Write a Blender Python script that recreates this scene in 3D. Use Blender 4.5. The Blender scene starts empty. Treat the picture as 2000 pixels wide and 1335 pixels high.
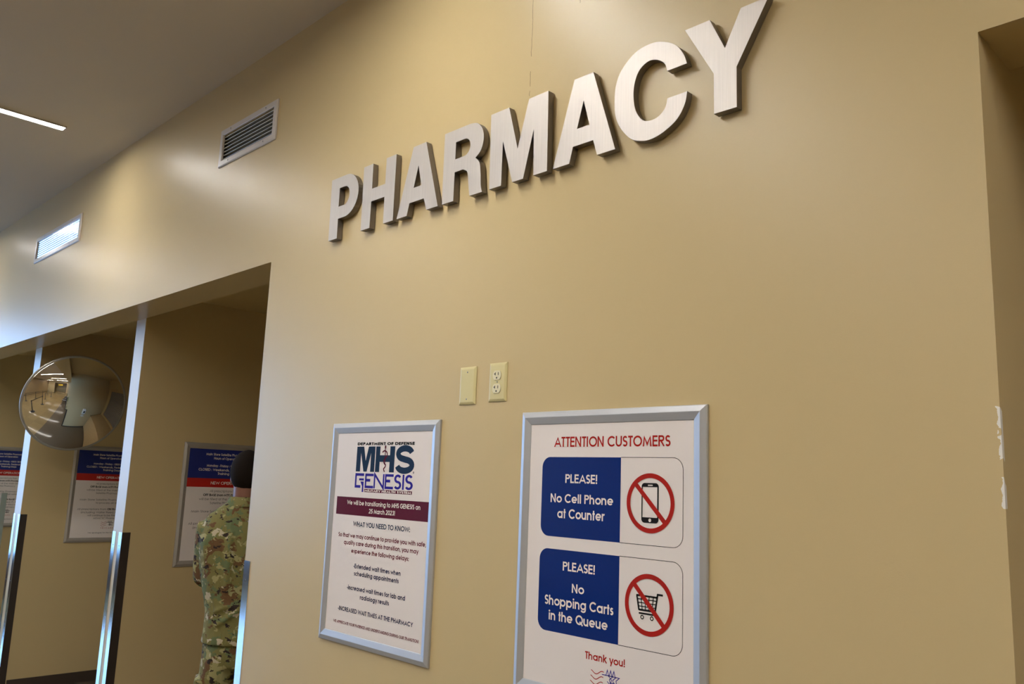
import bpy, bmesh, math, random
from math import sin, cos, pi, radians, sqrt, atan2
from mathutils import Vector, Matrix, noise as mnoise
random.seed(7)
SC = bpy.context.scene
COL = SC.collection

# ------------------------------------------------------------------ camera
cam_d = bpy.data.cameras.new('camera'); cam = bpy.data.objects.new('camera', cam_d); COL.objects.link(cam)
cam_d.sensor_width = 36.0; cam_d.sensor_fit = 'HORIZONTAL'; cam_d.lens = 1643.98 * 36.0 / 2000.0
cam_d.clip_start = 0.05; cam_d.clip_end = 200
_r = Vector((0.70363959, 0.70954121, 0.03798158)); _u = Vector((0.09191049, -0.14388978, 0.98531629)); _f = Vector((-0.70458767, 0.68981665, 0.16646083))
M = Matrix((( _r.x, _u.x, -_f.x, 0.0), (_r.y, _u.y, -_f.y, -1.69), (_r.z, _u.z, -_f.z, 1.60), (0, 0, 0, 1)))
cam.matrix_world = M
SC.camera = cam

# ------------------------------------------------------------------ world, light, exposure
SKY = (0.27, 0.54, 1.0); SKY_STRENGTH = 9.6
STRIP_WARM = (1.0, 0.965, 0.92); STRIP_STRENGTH = 116.0
SC.view_settings.view_transform = 'Standard'
try: SC.view_settings.look = 'None'
except Exception: pass
SC.view_settings.gamma = 1.0; SC.view_settings.use_curve_mapping = False
SC.view_settings.exposure = 0.0
w = bpy.data.worlds.new('world'); SC.world = w; w.use_nodes = True
_b = w.node_tree.nodes['Background']; _b.inputs['Color'].default_value = (*SKY, 1); _b.inputs['Strength'].default_value = SKY_STRENGTH

# hall dimensions (metres); the pharmacy wall is the plane y = 0, the hall lies at y < 0
CEIL = 3.515; HX0, HX1 = -12.0, 5.6; HY0 = -6.5
OPEN_X = -3.203; HEAD_Z = 2.49; HEAD_T = 0.20; BOOTH_Z = 2.645; BACK_Y = 2.0
DOOR_X = -0.462; DOOR_Z = 2.503
_pl = bpy.data.lights.new('window_daylight', 'AREA'); _po = bpy.data.objects.new('window_daylight', _pl); COL.objects.link(_po)
_pl.shape = 'RECTANGLE'; _pl.size = 4.8; _pl.size_y = 3.0; _pl.cycles.is_portal = True
_po.location = (HX0 - 0.12, -2.8, 1.93)
_po.rotation_euler = Vector((1, 0, 0)).to_track_quat('-Z', 'Y').to_euler()

# ------------------------------------------------------------------ materials
def new_mat(name):
    m = bpy.data.materials.new(name); m.use_nodes = True
    return m, m.node_tree, m.node_tree.nodes['Principled BSDF']

def lin(c):
    return tuple((x / 12.92 if x <= 0.04045 else ((x + 0.055) / 1.055) ** 2.4) for x in (v / 255.0 for v in c))

def mat(name, rgb, rough=0.5, metal=0.0, spec=0.5, bump=0.0, bscale=200.0, srgb=True, coat=0.0, var=0.0):
    m, nt, p = new_mat(name)
    c = lin(rgb) if srgb else rgb
    p.inputs['Base Color'].default_value = (*c, 1); p.inputs['Roughness'].default_value = rough
    p.inputs['Metallic'].default_value = metal; p.inputs['Specular IOR Level'].default_value = spec
    if coat: p.inputs['Coat Weight'].default_value = coat; p.inputs['Coat Roughness'].default_value = 0.06
    N, L = nt.nodes, nt.links
    if bump or var:
        tc = N.new('ShaderNodeTexCoord'); nz = N.new('ShaderNodeTexNoise'); nz.inputs['Scale'].default_value = bscale; nz.inputs['Detail'].default_value = 3
        L.new(tc.outputs['Object'], nz.inputs['Vector'])
        if bump:
            b = N.new('ShaderNodeBump'); b.inputs['Strength'].default_value = bump; b.inputs['Distance'].default_value = 0.002
            L.new(nz.outputs['Fac'], b.inputs['Height']); L.new(b.outputs['Normal'], p.inputs['Normal'])
        if var:
            mx = N.new('ShaderNodeMix'); mx.data_type = 'RGBA'; mx.inputs[6].default_value = (*[x * (1 - var) for x in c], 1); mx.inputs[7].default_value = (*[min(1, x * (1 + var)) for x in c], 1)
            L.new(nz.outputs['Fac'], mx.inputs[0]); L.new(mx.outputs[2], p.inputs['Base Color'])
    return m

def emit_mat(name, rgb, strength):
    m = bpy.data.materials.new(name); m.use_nodes = True; nt = m.node_tree; nt.nodes.clear()
    e = nt.nodes.new('ShaderNodeEmission'); o = nt.nodes.new('ShaderNodeOutputMaterial')
    e.inputs['Color'].default_value = (*rgb, 1); e.inputs['Strength'].default_value = strength
    nt.links.new(e.outputs[0], o.inputs[0]); return m

WALL_RGB = (0.60, 0.470, 0.248)
def wall_mat():
    m, nt, p = new_mat('beige_wall_paint'); N, L = nt.nodes, nt.links
    p.inputs['Roughness'].default_value = 0.36; p.inputs['Specular IOR Level'].default_value = 0.38
    g = N.new('ShaderNodeNewGeometry'); sx = N.new('ShaderNodeSeparateXYZ'); L.new(g.outputs['Position'], sx.inputs[0])
    nz = N.new('ShaderNodeTexNoise'); nz.inputs['Scale'].default_value = 260; nz.inputs['Detail'].default_value = 2
    L.new(g.outputs['Position'], nz.inputs['Vector'])
    b = N.new('ShaderNodeBump'); b.inputs['Strength'].default_value = 0.10; b.inputs['Distance'].default_value = 0.0012
    L.new(nz.outputs['Fac'], b.inputs['Height']); L.new(b.outputs['Normal'], p.inputs['Normal'])
    def math_(op, a, bb, c=None):
        n = N.new('ShaderNodeMath'); n.operation = op
        for i, v in enumerate((a, bb, c)):
            if v is None: continue
            if isinstance(v, (int, float)): n.inputs[i].default_value = v
            else: L.new(v, n.inputs[i])
        return n.outputs[0]
    # hairline cracks in the paint above the sign
    wz = N.new('ShaderNodeTexNoise'); wz.inputs['Scale'].default_value = 14; wz.inputs['Detail'].default_value = 6
    L.new(g.outputs['Position'], wz.inputs['Vector'])
    off = math_('MULTIPLY', math_('SUBTRACT', wz.outputs['Fac'], 0.5), 0.016)
    def crack(x, z0, wd):
        d = math_('ABSOLUTE', math_('SUBTRACT', math_('SUBTRACT', sx.outputs['X'], x), off), 0)
        return math_('MULTIPLY', math_('LESS_THAN', d, wd), math_('GREATER_THAN', sx.outputs['Z'], z0))
    br = N.new('ShaderNodeTexNoise'); br.inputs['Scale'].default_value = 40; L.new(g.outputs['Position'], br.inputs['Vector'])
    brk = math_('GREATER_THAN', br.outputs['Fac'], 0.42)
    ck = math_('MULTIPLY', math_('MAXIMUM', crack(-1.690, 2.76, 0.0009), crack(-1.497, 2.985, 0.0009)), brk)
    # chipped paint along the corner of the right opening
    cn = N.new('ShaderNodeTexNoise'); cn.inputs['Scale'].default_value = 55; cn.inputs['Detail'].default_value = 4
    L.new(g.outputs['Position'], cn.inputs['Vector'])
    inz = math_('MULTIPLY', math_('GREATER_THAN', sx.outputs['Z'], 1.59), math_('LESS_THAN', sx.outputs['Z'], 1.805))
    nearx = math_('MULTIPLY', math_('GREATER_THAN', sx.outputs['X'], math_('ADD', DOOR_X - 0.0045, math_('MULTIPLY', math_('SUBTRACT', cn.outputs['Fac'], 0.5), 0.02))), math_('LESS_THAN', sx.outputs['X'], DOOR_X + 0.01))
    cn2 = N.new('ShaderNodeTexNoise'); cn2.inputs['Scale'].default_value = 22; L.new(g.outputs['Position'], cn2.inputs['Vector'])
    chip = math_('MULTIPLY', math_('MULTIPLY', inz, nearx), math_('MULTIPLY', math_('GREATER_THAN', cn2.outputs['Fac'], 0.47), math_('LESS_THAN', sx.outputs['Y'], 0.012)))
    m1 = N.new('ShaderNodeMix'); m1.data_type = 'RGBA'; m1.inputs[6].default_value = (*WALL_RGB, 1); m1.inputs[7].default_value = (0.24, 0.17, 0.085, 1)
    L.new(ck, m1.inputs[0])
    m2 = N.new('ShaderNodeMix'); m2.data_type = 'RGBA'; m2.inputs[7].default_value = (0.85, 0.83, 0.78, 1)
    L.new(m1.outputs[2], m2.inputs[6]); L.new(chip, m2.inputs[0]); L.new(m2.outputs[2], p.inputs['Base Color'])
    return m

def brushed(name, rgb, rough, aniso=0.6):
    m, nt, p = new_mat(name); N, L = nt.nodes, nt.links
    p.inputs['Metallic'].default_value = 0.55; p.inputs['Roughness'].default_value = rough
    tc = N.new('ShaderNodeTexCoord'); mp = N.new('ShaderNodeMapping'); mp.inputs['Scale'].default_value = (420, 420, 5)
    nz = N.new('ShaderNodeTexNoise'); nz.inputs['Scale'].default_value = 1.0; nz.inputs['Detail'].default_value = 4
    L.new(tc.outputs['Object'], mp.inputs[0]); L.new(mp.outputs[0], nz.inputs['Vector'])
    mx = N.new('ShaderNodeMix'); mx.data_type = 'RGBA'
    mx.inputs[6].default_value = (*[x * 0.84 for x in rgb], 1); mx.inputs[7].default_value = (*[min(1, x * 1.12) for x in rgb], 1)
    L.new(nz.outputs['Fac'], mx.inputs[0]); L.new(mx.outputs[2], p.inputs['Base Color'])
    b = N.new('ShaderNodeBump'); b.inputs['Strength'].default_value = 0.25; b.inputs['Distance'].default_value = 0.0006
    L.new(nz.outputs['Fac'], b.inputs['Height']); L.new(b.outputs['Normal'], p.inputs['Normal'])
    return m

def camo_mat(name='camouflage_cloth'):
    m, nt, p = new_mat(name); N, L = nt.nodes, nt.links
    p.inputs['Roughness'].default_value = 0.85; p.inputs['Specular IOR Level'].default_value = 0.25
    tc = N.new('ShaderNodeTexCoord')
    def patch(scale, off, thr, detail, stretch=(1, 1, 1.25), soft=0.02):
        mp = N.new('ShaderNodeMapping'); mp.inputs['Location'].default_value = off; mp.inputs['Scale'].default_value = stretch
        nz = N.new('ShaderNodeTexNoise'); nz.inputs['Scale'].default_value = scale; nz.inputs['Detail'].default_value = detail; nz.inputs['Roughness'].default_value = 0.62
        nz.inputs['Distortion'].default_value = 0.25
        L.new(tc.outputs['Object'], mp.inputs[0]); L.new(mp.outputs[0], nz.inputs['Vector'])
        r = N.new('ShaderNodeMapRange'); r.inputs['From Min'].default_value = thr; r.inputs['From Max'].default_value = thr + soft
        L.new(nz.outputs['Fac'], r.inputs['Value']); return r.outputs[0]
    cur = None
    base = (0.195, 0.175, 0.062)
    layers = [((0.135, 0.165, 0.075), patch(15, (3, 1, 7), 0.53, 3)), ((0.145, 0.078, 0.034), patch(13, (8, 5, 2), 0.572, 3)),
              ((0.34, 0.31, 0.14), patch(16, (1, 9, 4), 0.575, 3)), ((0.50, 0.44, 0.31), patch(19, (6, 2, 9), 0.61, 3)),
              ((0.032, 0.022, 0.020), patch(19, (2, 7, 5), 0.605, 3.5, (1, 1, 1.6)))]
    prev = None
    for c, f in layers:
        mx = N.new('ShaderNodeMix'); mx.data_type = 'RGBA'; mx.inputs[7].default_value = (*c, 1)
        if prev is None: mx.inputs[6].default_value = (*base, 1)
        else: L.new(prev, mx.inputs[6])
        L.new(f, mx.inputs[0]); prev = mx.outputs[2]
    L.new(prev, p.inputs['Base Color'])
    n2 = N.new('ShaderNodeTexNoise'); n2.inputs['Scale'].default_value = 9; n2.inputs['Detail'].default_value = 3; n2.inputs['Distortion'].default_value = 0.8
    mp2 = N.new('ShaderNodeMapping'); mp2.inputs['Scale'].default_value = (1.4, 1.4, 0.7); mp2.inputs['Rotation'].default_value = (0, 0.6, 0)
    L.new(tc.outputs['Object'], mp2.inputs[0]); L.new(mp2.outputs[0], n2.inputs['Vector'])
    b = N.new('ShaderNodeBump'); b.inputs['Strength'].default_value = 0.55; b.inputs['Distance'].default_value = 0.03
    L.new(n2.outputs['Fac'], b.inputs['Height']); L.new(b.outputs['Normal'], p.inputs['Normal'])
    return m

def floor_mat():
    m, nt, p = new_mat('vinyl_floor_tiles'); N, L = nt.nodes, nt.links
    p.inputs['Roughness'].default_value = 0.13
    g = N.new('ShaderNodeNewGeometry')
    br = N.new('ShaderNodeTexBrick'); br.offset = 0.0; br.inputs['Scale'].default_value = 1.0; br.inputs['Brick Width'].default_value = 0.61; br.inputs['Row Height'].default_value = 0.61
    br.inputs['Mortar Size'].default_value = 0.004; br.inputs['Color1'].default_value = (0.30, 0.22, 0.105, 1); br.inputs['Color2'].default_value = (0.26, 0.19, 0.09, 1); br.inputs['Mortar'].default_value = (0.2, 0.16, 0.1, 1)
    L.new(g.outputs['Position'], br.inputs['Vector'])
    sx = N.new('ShaderNodeSeparateXYZ'); L.new(g.outputs['Position'], sx.inputs[0])
    # darker band of tiles along the booths, extended inside them to cut bounced light
    a = N.new('ShaderNodeMath'); a.operation = 'GREATER_THAN'; a.inputs[1].default_value = -0.61; L.new(sx.outputs['Y'], a.inputs[0])
    a2 = N.new('ShaderNodeMath'); a2.operation = 'LESS_THAN'; a2.inputs[1].default_value = 2.2; L.new(sx.outputs['Y'], a2.inputs[0])
    a3 = N.new('ShaderNodeMath'); a3.operation = 'MULTIPLY'; L.new(a.outputs[0], a3.inputs[0]); L.new(a2.outputs[0], a3.inputs[1])
    mx = N.new('ShaderNodeMix'); mx.data_type = 'RGBA'; mx.inputs[7].default_value = (0.13, 0.105, 0.075, 1)
    L.new(br.outputs['Color'], mx.inputs[6]); L.new(a3.outputs[0], mx.inputs[0]); L.new(mx.outputs[2], p.inputs['Base Color'])
    return m

def glass_mat():
    m = bpy.data.materials.new('window_glass'); m.use_nodes = True; nt = m.node_tree; nt.nodes.clear()
    t = nt.nodes.new('ShaderNodeBsdfTransparent'); g = nt.nodes.new('ShaderNodeBsdfGlossy'); g.inputs['Roughness'].default_value = 0.02
    mx = nt.nodes.new('ShaderNodeMixShader'); mx.inputs[0].default_value = 0.06; o = nt.nodes.new('ShaderNodeOutputMaterial')
    nt.links.new(t.outputs[0], mx.inputs[1]); nt.links.new(g.outputs[0], mx.inputs[2]); nt.links.new(mx.outputs[0], o.inputs[0]); return m

WALL = wall_mat()
CEILM = mat('ceiling_paint', (0.62, 0.56, 0.475), 0.7, srgb=False, bump=0.06, bscale=220)
FLOORM = floor_mat()
METAL = brushed('brushed_aluminium', (0.63, 0.585, 0.54), 0.55)
METAL_SIDE = mat('letter_return_shaded', (0.22, 0.20, 0.18), 0.42, metal=0.85, srgb=False)  # same metal as the faces; the darker colour carries the shade on the sides
FRAME = mat('satin_silver_frame', (0.50, 0.51, 0.525), 0.46, metal=0.45, srgb=False)
FRAME_TAN = mat('satin_champagne_frame', (0.46, 0.43, 0.39), 0.42, metal=0.45, srgb=False)
STEEL = mat('stainless_corner_guard', (0.62, 0.64, 0.66), 0.13, metal=1.0, srgb=False)
GUARDDK = mat('dark_brown_flange', (0.040, 0.028, 0.022), 0.35, srgb=False)  # side flange in one even dark brown, unlike the front flange
STEELDK = mat('screw_metal', (0.30, 0.31, 0.32), 0.3, metal=1.0, srgb=False)
VENT = mat('vent_white_enamel', (0.62, 0.58, 0.55), 0.30, srgb=False)
BLADE = mat('vent_blade_enamel', (0.50, 0.48, 0.45), 0.45, srgb=False)
BLADE_SHINY = mat('vent_blade_window_sheen', (0.75, 0.77, 0.78), 0.16, metal=0.8, srgb=False)  # brighter, glossier blade copy; puts the window's sheen into the finish
DARK = mat('dark_void', (0.02, 0.02, 0.018), 0.8, srgb=False)
IVORY = mat('ivory_plastic', (0.68, 0.60, 0.31), 0.30, srgb=False)
IVORY2 = mat('ivory_receptacle', (0.76, 0.70, 0.48), 0.28, srgb=False)
BASEB = mat('brown_vinyl_base', (0.055, 0.038, 0.028), 0.45, srgb=False)
PAPER = mat('poster_paper', (0.83, 0.765, 0.73), 0.20, srgb=False, spec=0.35)
def ink(n, c, rough=0.13): return mat('ink_' + n, c, rough, srgb=False, spec=0.5)
BLUE = ink('blue', (0.003, 0.024, 0.170)); RED = ink('red', (0.42, 0.018, 0.014)); WHITE = ink('white', (0.90, 0.82, 0.76)); BLACK = ink('black', (0.010, 0.010, 0.014))
NAVY = ink('navy', (0.012, 0.032, 0.075)); MAROON = ink('maroon', (0.105, 0.008, 0.028)); PURPLE = ink('royal_blue', (0.028, 0.020, 0.30)); DKTXT = ink('dark_text', (0.035, 0.035, 0.085)); MARTXT = ink('maroon_text', (0.16, 0.02, 0.04))
NAVYH = ink('notice_navy', (0.018, 0.03, 0.20)); REDH = ink('notice_red', (0.50, 0.02, 0.015)); GREYTXT = ink('grey_text', (0.09, 0.08, 0.085))
MIRROR = mat('convex_mirror', (0.86, 0.84, 0.80), 0.015, metal=1.0, srgb=False)
RIM = mat('mirror_rim', (0.42, 0.40, 0.37), 0.3, metal=0.6, srgb=False)
LAMP = emit_mat('lamp_diffuser', STRIP_WARM, STRIP_STRENGTH); LAMP_LOW = emit_mat('lamp_diffuser_dimmed', STRIP_WARM, STRIP_STRENGTH * 0.76)
TRIM = mat('lamp_trim', (0.46, 0.43, 0.40), 0.5, metal=0.0, srgb=False)
CAMO = camo_mat()
SKIN = mat('skin', (0.20, 0.085, 0.055), 0.5, srgb=False, bump=0.1, bscale=90)
HAIR = mat('dark_hair', (0.012, 0.008, 0.006), 0.9, srgb=False, bump=0.4, bscale=240, spec=0.12)
BOOT = mat('tan_suede', (0.32, 0.22, 0.12), 0.8, srgb=False)
BLACKP = mat('black_plastic', (0.015, 0.015, 0.016), 0.4, srgb=False)
LAMINATE = mat('counter_laminate', (0.58, 0.42, 0.22), 0.3, srgb=False, var=0.12, bscale=18)
SHUTTER = mat('grey_roller_shutter', (0.30, 0.29, 0.29), 0.4, metal=0.4, srgb=False)
WHITEP = mat('white_plastic', (0.78, 0.78, 0.76), 0.3, srgb=False)
YELLOW = mat('yellow_sign', (0.80, 0.55, 0.02), 0.4, srgb=False)
BROWNF = mat('brown_door_frame', (0.11, 0.065, 0.04), 0.4, srgb=False)
GLASS = glass_mat()
REARM = mat('rear_wall_dark_beige', (0.30, 0.215, 0.115), 0.4, srgb=False, var=0.15, bscale=6)  # rear wall colour darkened to cut the light bounced into the booths
PAVE = mat('outside_paving', (0.35, 0.35, 0.36), 0.9, srgb=False)
EYEW = mat('eye', (0.7, 0.68, 0.65), 0.2, srgb=False)

# ------------------------------------------------------------------ mesh helpers
class MB:
    def __init__(s): s.v = []; s.f = []; s.mi = []
    def add(s, vs, fs, mi=0):
        b = len(s.v); s.v += [tuple(v) for v in vs]
        for f in fs: s.f.append([i + b for i in f]); s.mi.append(mi)
        return s
    def box(s, x0, x1, y0, y1, z0, z1, mi=0):
        vs = [(x0, y0, z0), (x1, y0, z0), (x1, y1, z0), (x0, y1, z0), (x0, y0, z1), (x1, y0, z1), (x1, y1, z1), (x0, y1, z1)]
        return s.add(vs, [(0, 3, 2, 1), (4, 5, 6, 7), (0, 1, 5, 4), (1, 2, 6, 5), (2, 3, 7, 6), (3, 0, 4, 7)], mi)
    def loft(s, rings, cap=True, mi=0, closed=True):
        n = len(rings[0]); vs = [p for r in rings for p in r]; fs = []
        for k in range(len(rings) - 1):
            for i in range(n if closed else n - 1):
                j = (i + 1) % n
                fs.append((k * n + i, k * n + j, (k + 1) * n + j, (k + 1) * n + i))
        if cap:
            fs.append(tuple(reversed(range(n)))); fs.append(tuple((len(rings) - 1) * n + i for i in range(n)))
        return s.add(vs, fs, mi)
    def lathe(s, prof, axis='z', c=(0, 0, 0), n=32, mi=0):
        rings = []
        for (r, h) in prof:
            ring = []
            for i in range(n):
                a = 2 * pi * i / n; x, y = max(r, 1e-5) * cos(a), max(r, 1e-5) * sin(a)
                p = {'z': (x, y, h), 'y': (x, h, -y), 'x': (h, x, y)}[axis]
                ring.append((c[0] + p[0], c[1] + p[1], c[2] + p[2]))
            rings.append(ring)
        return s.loft(rings, True, mi)
    def tube(s, pts, rad, n=14, mi=0, sub=1):
        """tapered elliptical tube along pts; rad = list of r or (r_side, r_other)"""
        P = [Vector(p) for p in pts]; R = [(r, r) if not isinstance(r, tuple) else r for r in rad]
        rings = []; side = None
        for k, p in enumerate(P):
            d = (P[min(k + 1, len(P) - 1)] - P[max(k - 1, 0)]).normalized()
            if side is None:
                side = Vector((1, 0, 0)); 
                if abs(d.x) > 0.9: side = Vector((0, 1, 0))
            side = (side - d * side.dot(d)).normalized(); oth = d.cross(side)
            rings.append([tuple(p + side * (R[k][0] * cos(2 * pi * i / n)) + oth * (R[k][1] * sin(2 * pi * i / n))) for i in range(n)])
        return s.loft(rings, True, mi)
    def ellipsoid(s, c, r, n=24, m=16, mi=0):
        rings = []
        for k in range(m + 1):
            t = pi * k / m - pi / 2; rr = max(cos(t), 1e-4)
            rings.append([(c[0] + r[0] * rr * cos(2 * pi * i / n), c[1] + r[1] * rr * sin(2 * pi * i / n), c[2] + r[2] * sin(t)) for i in range(n)])
        return s.loft(rings, True, mi)
    def mesh(s, name, mats):
        me = bpy.data.meshes.new(name); me.from_pydata(s.v, [], s.f); me.update()
        bm = bmesh.new(); bm.from_mesh(me); bmesh.ops.recalc_face_normals(bm, faces=bm.faces); bm.to_mesh(me); bm.free()
        mats = mats if isinstance(mats, (list, tuple)) else [mats]
        for m in mats: me.materials.append(m)
        if len(mats) > 1:
            for p, i in zip(me.polygons, s.mi): p.material_index = i
        return me
    def build(s, name, mats, parent=None, smooth=False, loc=None, bevel=0.0, seg=2):
        me = s.mesh(name, mats); return link(name, me, parent, smooth, loc, bevel, seg)

def link(name, me, parent=None, smooth=False, loc=None, bevel=0.0, seg=2):
    o = bpy.data.objects.new(name, me); COL.objects.link(o)
    if parent is not None: o.parent = parent
    if loc: o.location = loc
    if smooth:
        for p in me.polygons: p.use_smooth = True
    if bevel:
        b = o.modifiers.new('bevel', 'BEVEL'); b.width = bevel; b.segments = seg; b.limit_method = 'ANGLE'
        b.angle_limit = radians(40)
    return o

def tag(o, label=None, cat=None, group=None, kind=None):
    if label: o['label'] = label
    if cat: o['category'] = cat
    if group: o['group'] = group
    if kind: o['kind'] = kind
    return o

def thing(name, label, cat, loc=(0, 0, 0), group=None, rot=None):
    o = bpy.data.objects.new(name, None); COL.objects.link(o); o.location = loc; o.empty_display_size = 0.05
    if rot: o.rotation_euler = rot
    return tag(o, label, cat, group)

def struct(name, mb, m, parent=None):
    o = mb.build(name, m, parent)
    if parent is None: o['kind'] = 'structure'
    return o

def kids(o): return [c for c in bpy.data.objects if c.parent == o]
def dup(root, loc, label=None, group=None, rotz=None):
    src = kids(root)
    c = root.copy(); COL.objects.link(c); c.location = loc
    if rotz is not None: c.rotation_euler = (0, 0, rotz)
    if label: c['label'] = label
    if group: c['group'] = group
    for ch in src:
        k = ch.copy(); COL.objects.link(k); k.parent = c
        for g in kids(ch):
            q = g.copy(); COL.objects.link(q); q.parent = k
    return c

def curve_mesh(loops, extrude=0.0, bevel=0.0, bseg=2):
    """filled 2-D outline with holes -> mesh in the XY plane, extruded along +-Z"""
    cu = bpy.data.curves.new('outline', 'CURVE'); cu.dimensions = '2D'; cu.fill_mode = 'BOTH'
    cu.extrude = extrude; cu.bevel_depth = bevel; cu.bevel_resolution = bseg
    for lp in loops:
        sp = cu.splines.new('POLY'); sp.points.add(len(lp) - 1); sp.use_cyclic_u = True
        for q, (x, y) in zip(sp.points, lp): q.co = (x, y, 0, 1)
    ob = bpy.data.objects.new('outline', cu); COL.objects.link(ob)
    dg = bpy.context.evaluated_depsgraph_get(); me = bpy.data.meshes.new_from_object(ob.evaluated_get(dg))
    bpy.data.objects.remove(ob); bpy.data.curves.remove(cu)
    return me

def arc(cx, cy, rx, ry, a0, a1, n=None):
    n = n or max(4, int(abs(a1 - a0) / 11))
    return [(cx + rx * cos(radians(a0 + (a1 - a0) * i / n)), cy + ry * sin(radians(a0 + (a1 - a0) * i / n))) for i in range(n + 1)]

def rrect(x0, x1, z0, z1, r, n=7):
    o = []
    for cx, cy, a in ((x1 - r, z1 - r, 0), (x0 + r, z1 - r, 90), (x0 + r, z0 + r, 180), (x1 - r, z0 + r, 270)):
        o += arc(cx, cy, r, r, a, a + 90, n)
    return o

def catmull(pts, n=5, closed=True, sharp=()):
    out = []; N = len(pts)
    for i in range(N if closed else N - 1):
        p1, p2 = pts[i], pts[(i + 1) % N]
        p0 = pts[(i - 1) % N] if i not in sharp and (closed or i > 0) else p1
        p3 = pts[(i + 2) % N] if (i + 1) % N not in sharp and (closed or i + 2 < N) else p2
        for k in range(n):
            t = k / n
            out.append(tuple(0.5 * ((2 * p1[j]) + (-p0[j] + p2[j]) * t + (2 * p0[j] - 5 * p1[j] + 4 * p2[j] - p3[j]) * t * t + (-p0[j] + 3 * p1[j] - 3 * p2[j] + p3[j]) * t ** 3) for j in (0, 1)))
    return out

# ------------------------------------------------------------------ geometric sans stroke lettering
def stroke_quads(pts, h, closed=False, ylo=None, yhi=None):
    """offset polyline -> list of quads (2-D)"""
    P = [p for i, p in enumerate(pts) if i == 0 or (abs(p[0] - pts[i - 1][0]) + abs(p[1] - pts[i - 1][1])) > 1e-6]
    n = len(P); L = []; R = []
    for i in range(n):
        a = P[i - 1] if (i > 0 or closed) else None; b = P[(i + 1) % n] if (i < n - 1 or closed) else None
        def nrm(p, q):
            dx, dy = q[0] - p[0], q[1] - p[1]; l = sqrt(dx * dx + dy * dy) or 1; return (-dy / l, dx / l)
        if a is None: nx, ny = nrm(P[i], b); k = 1
        elif b is None: nx, ny = nrm(a, P[i]); k = 1
        else:
            n1 = nrm(a, P[i]); n2 = nrm(P[i], b); nx, ny = n1[0] + n2[0], n1[1] + n2[1]; l = sqrt(nx * nx + ny * ny)
            if l < 0.2: nx, ny = n1; k = 1
            else: nx, ny = nx / l, ny / l; k = min(1 / max(nx * n1[0] + ny * n1[1], 0.2), 3.2)
        c = lambda x, y: (x, y if ylo is None else min(max(y, ylo), yhi))
        L.append(c(P[i][0] + nx * h * k, P[i][1] + ny * h * k)); R.append(c(P[i][0] - nx * h * k, P[i][1] - ny * h * k))
    m = n if closed else n - 1
    return [(L[i], R[i], R[(i + 1) % n], L[(i + 1) % n]) for i in range(m)]

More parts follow.
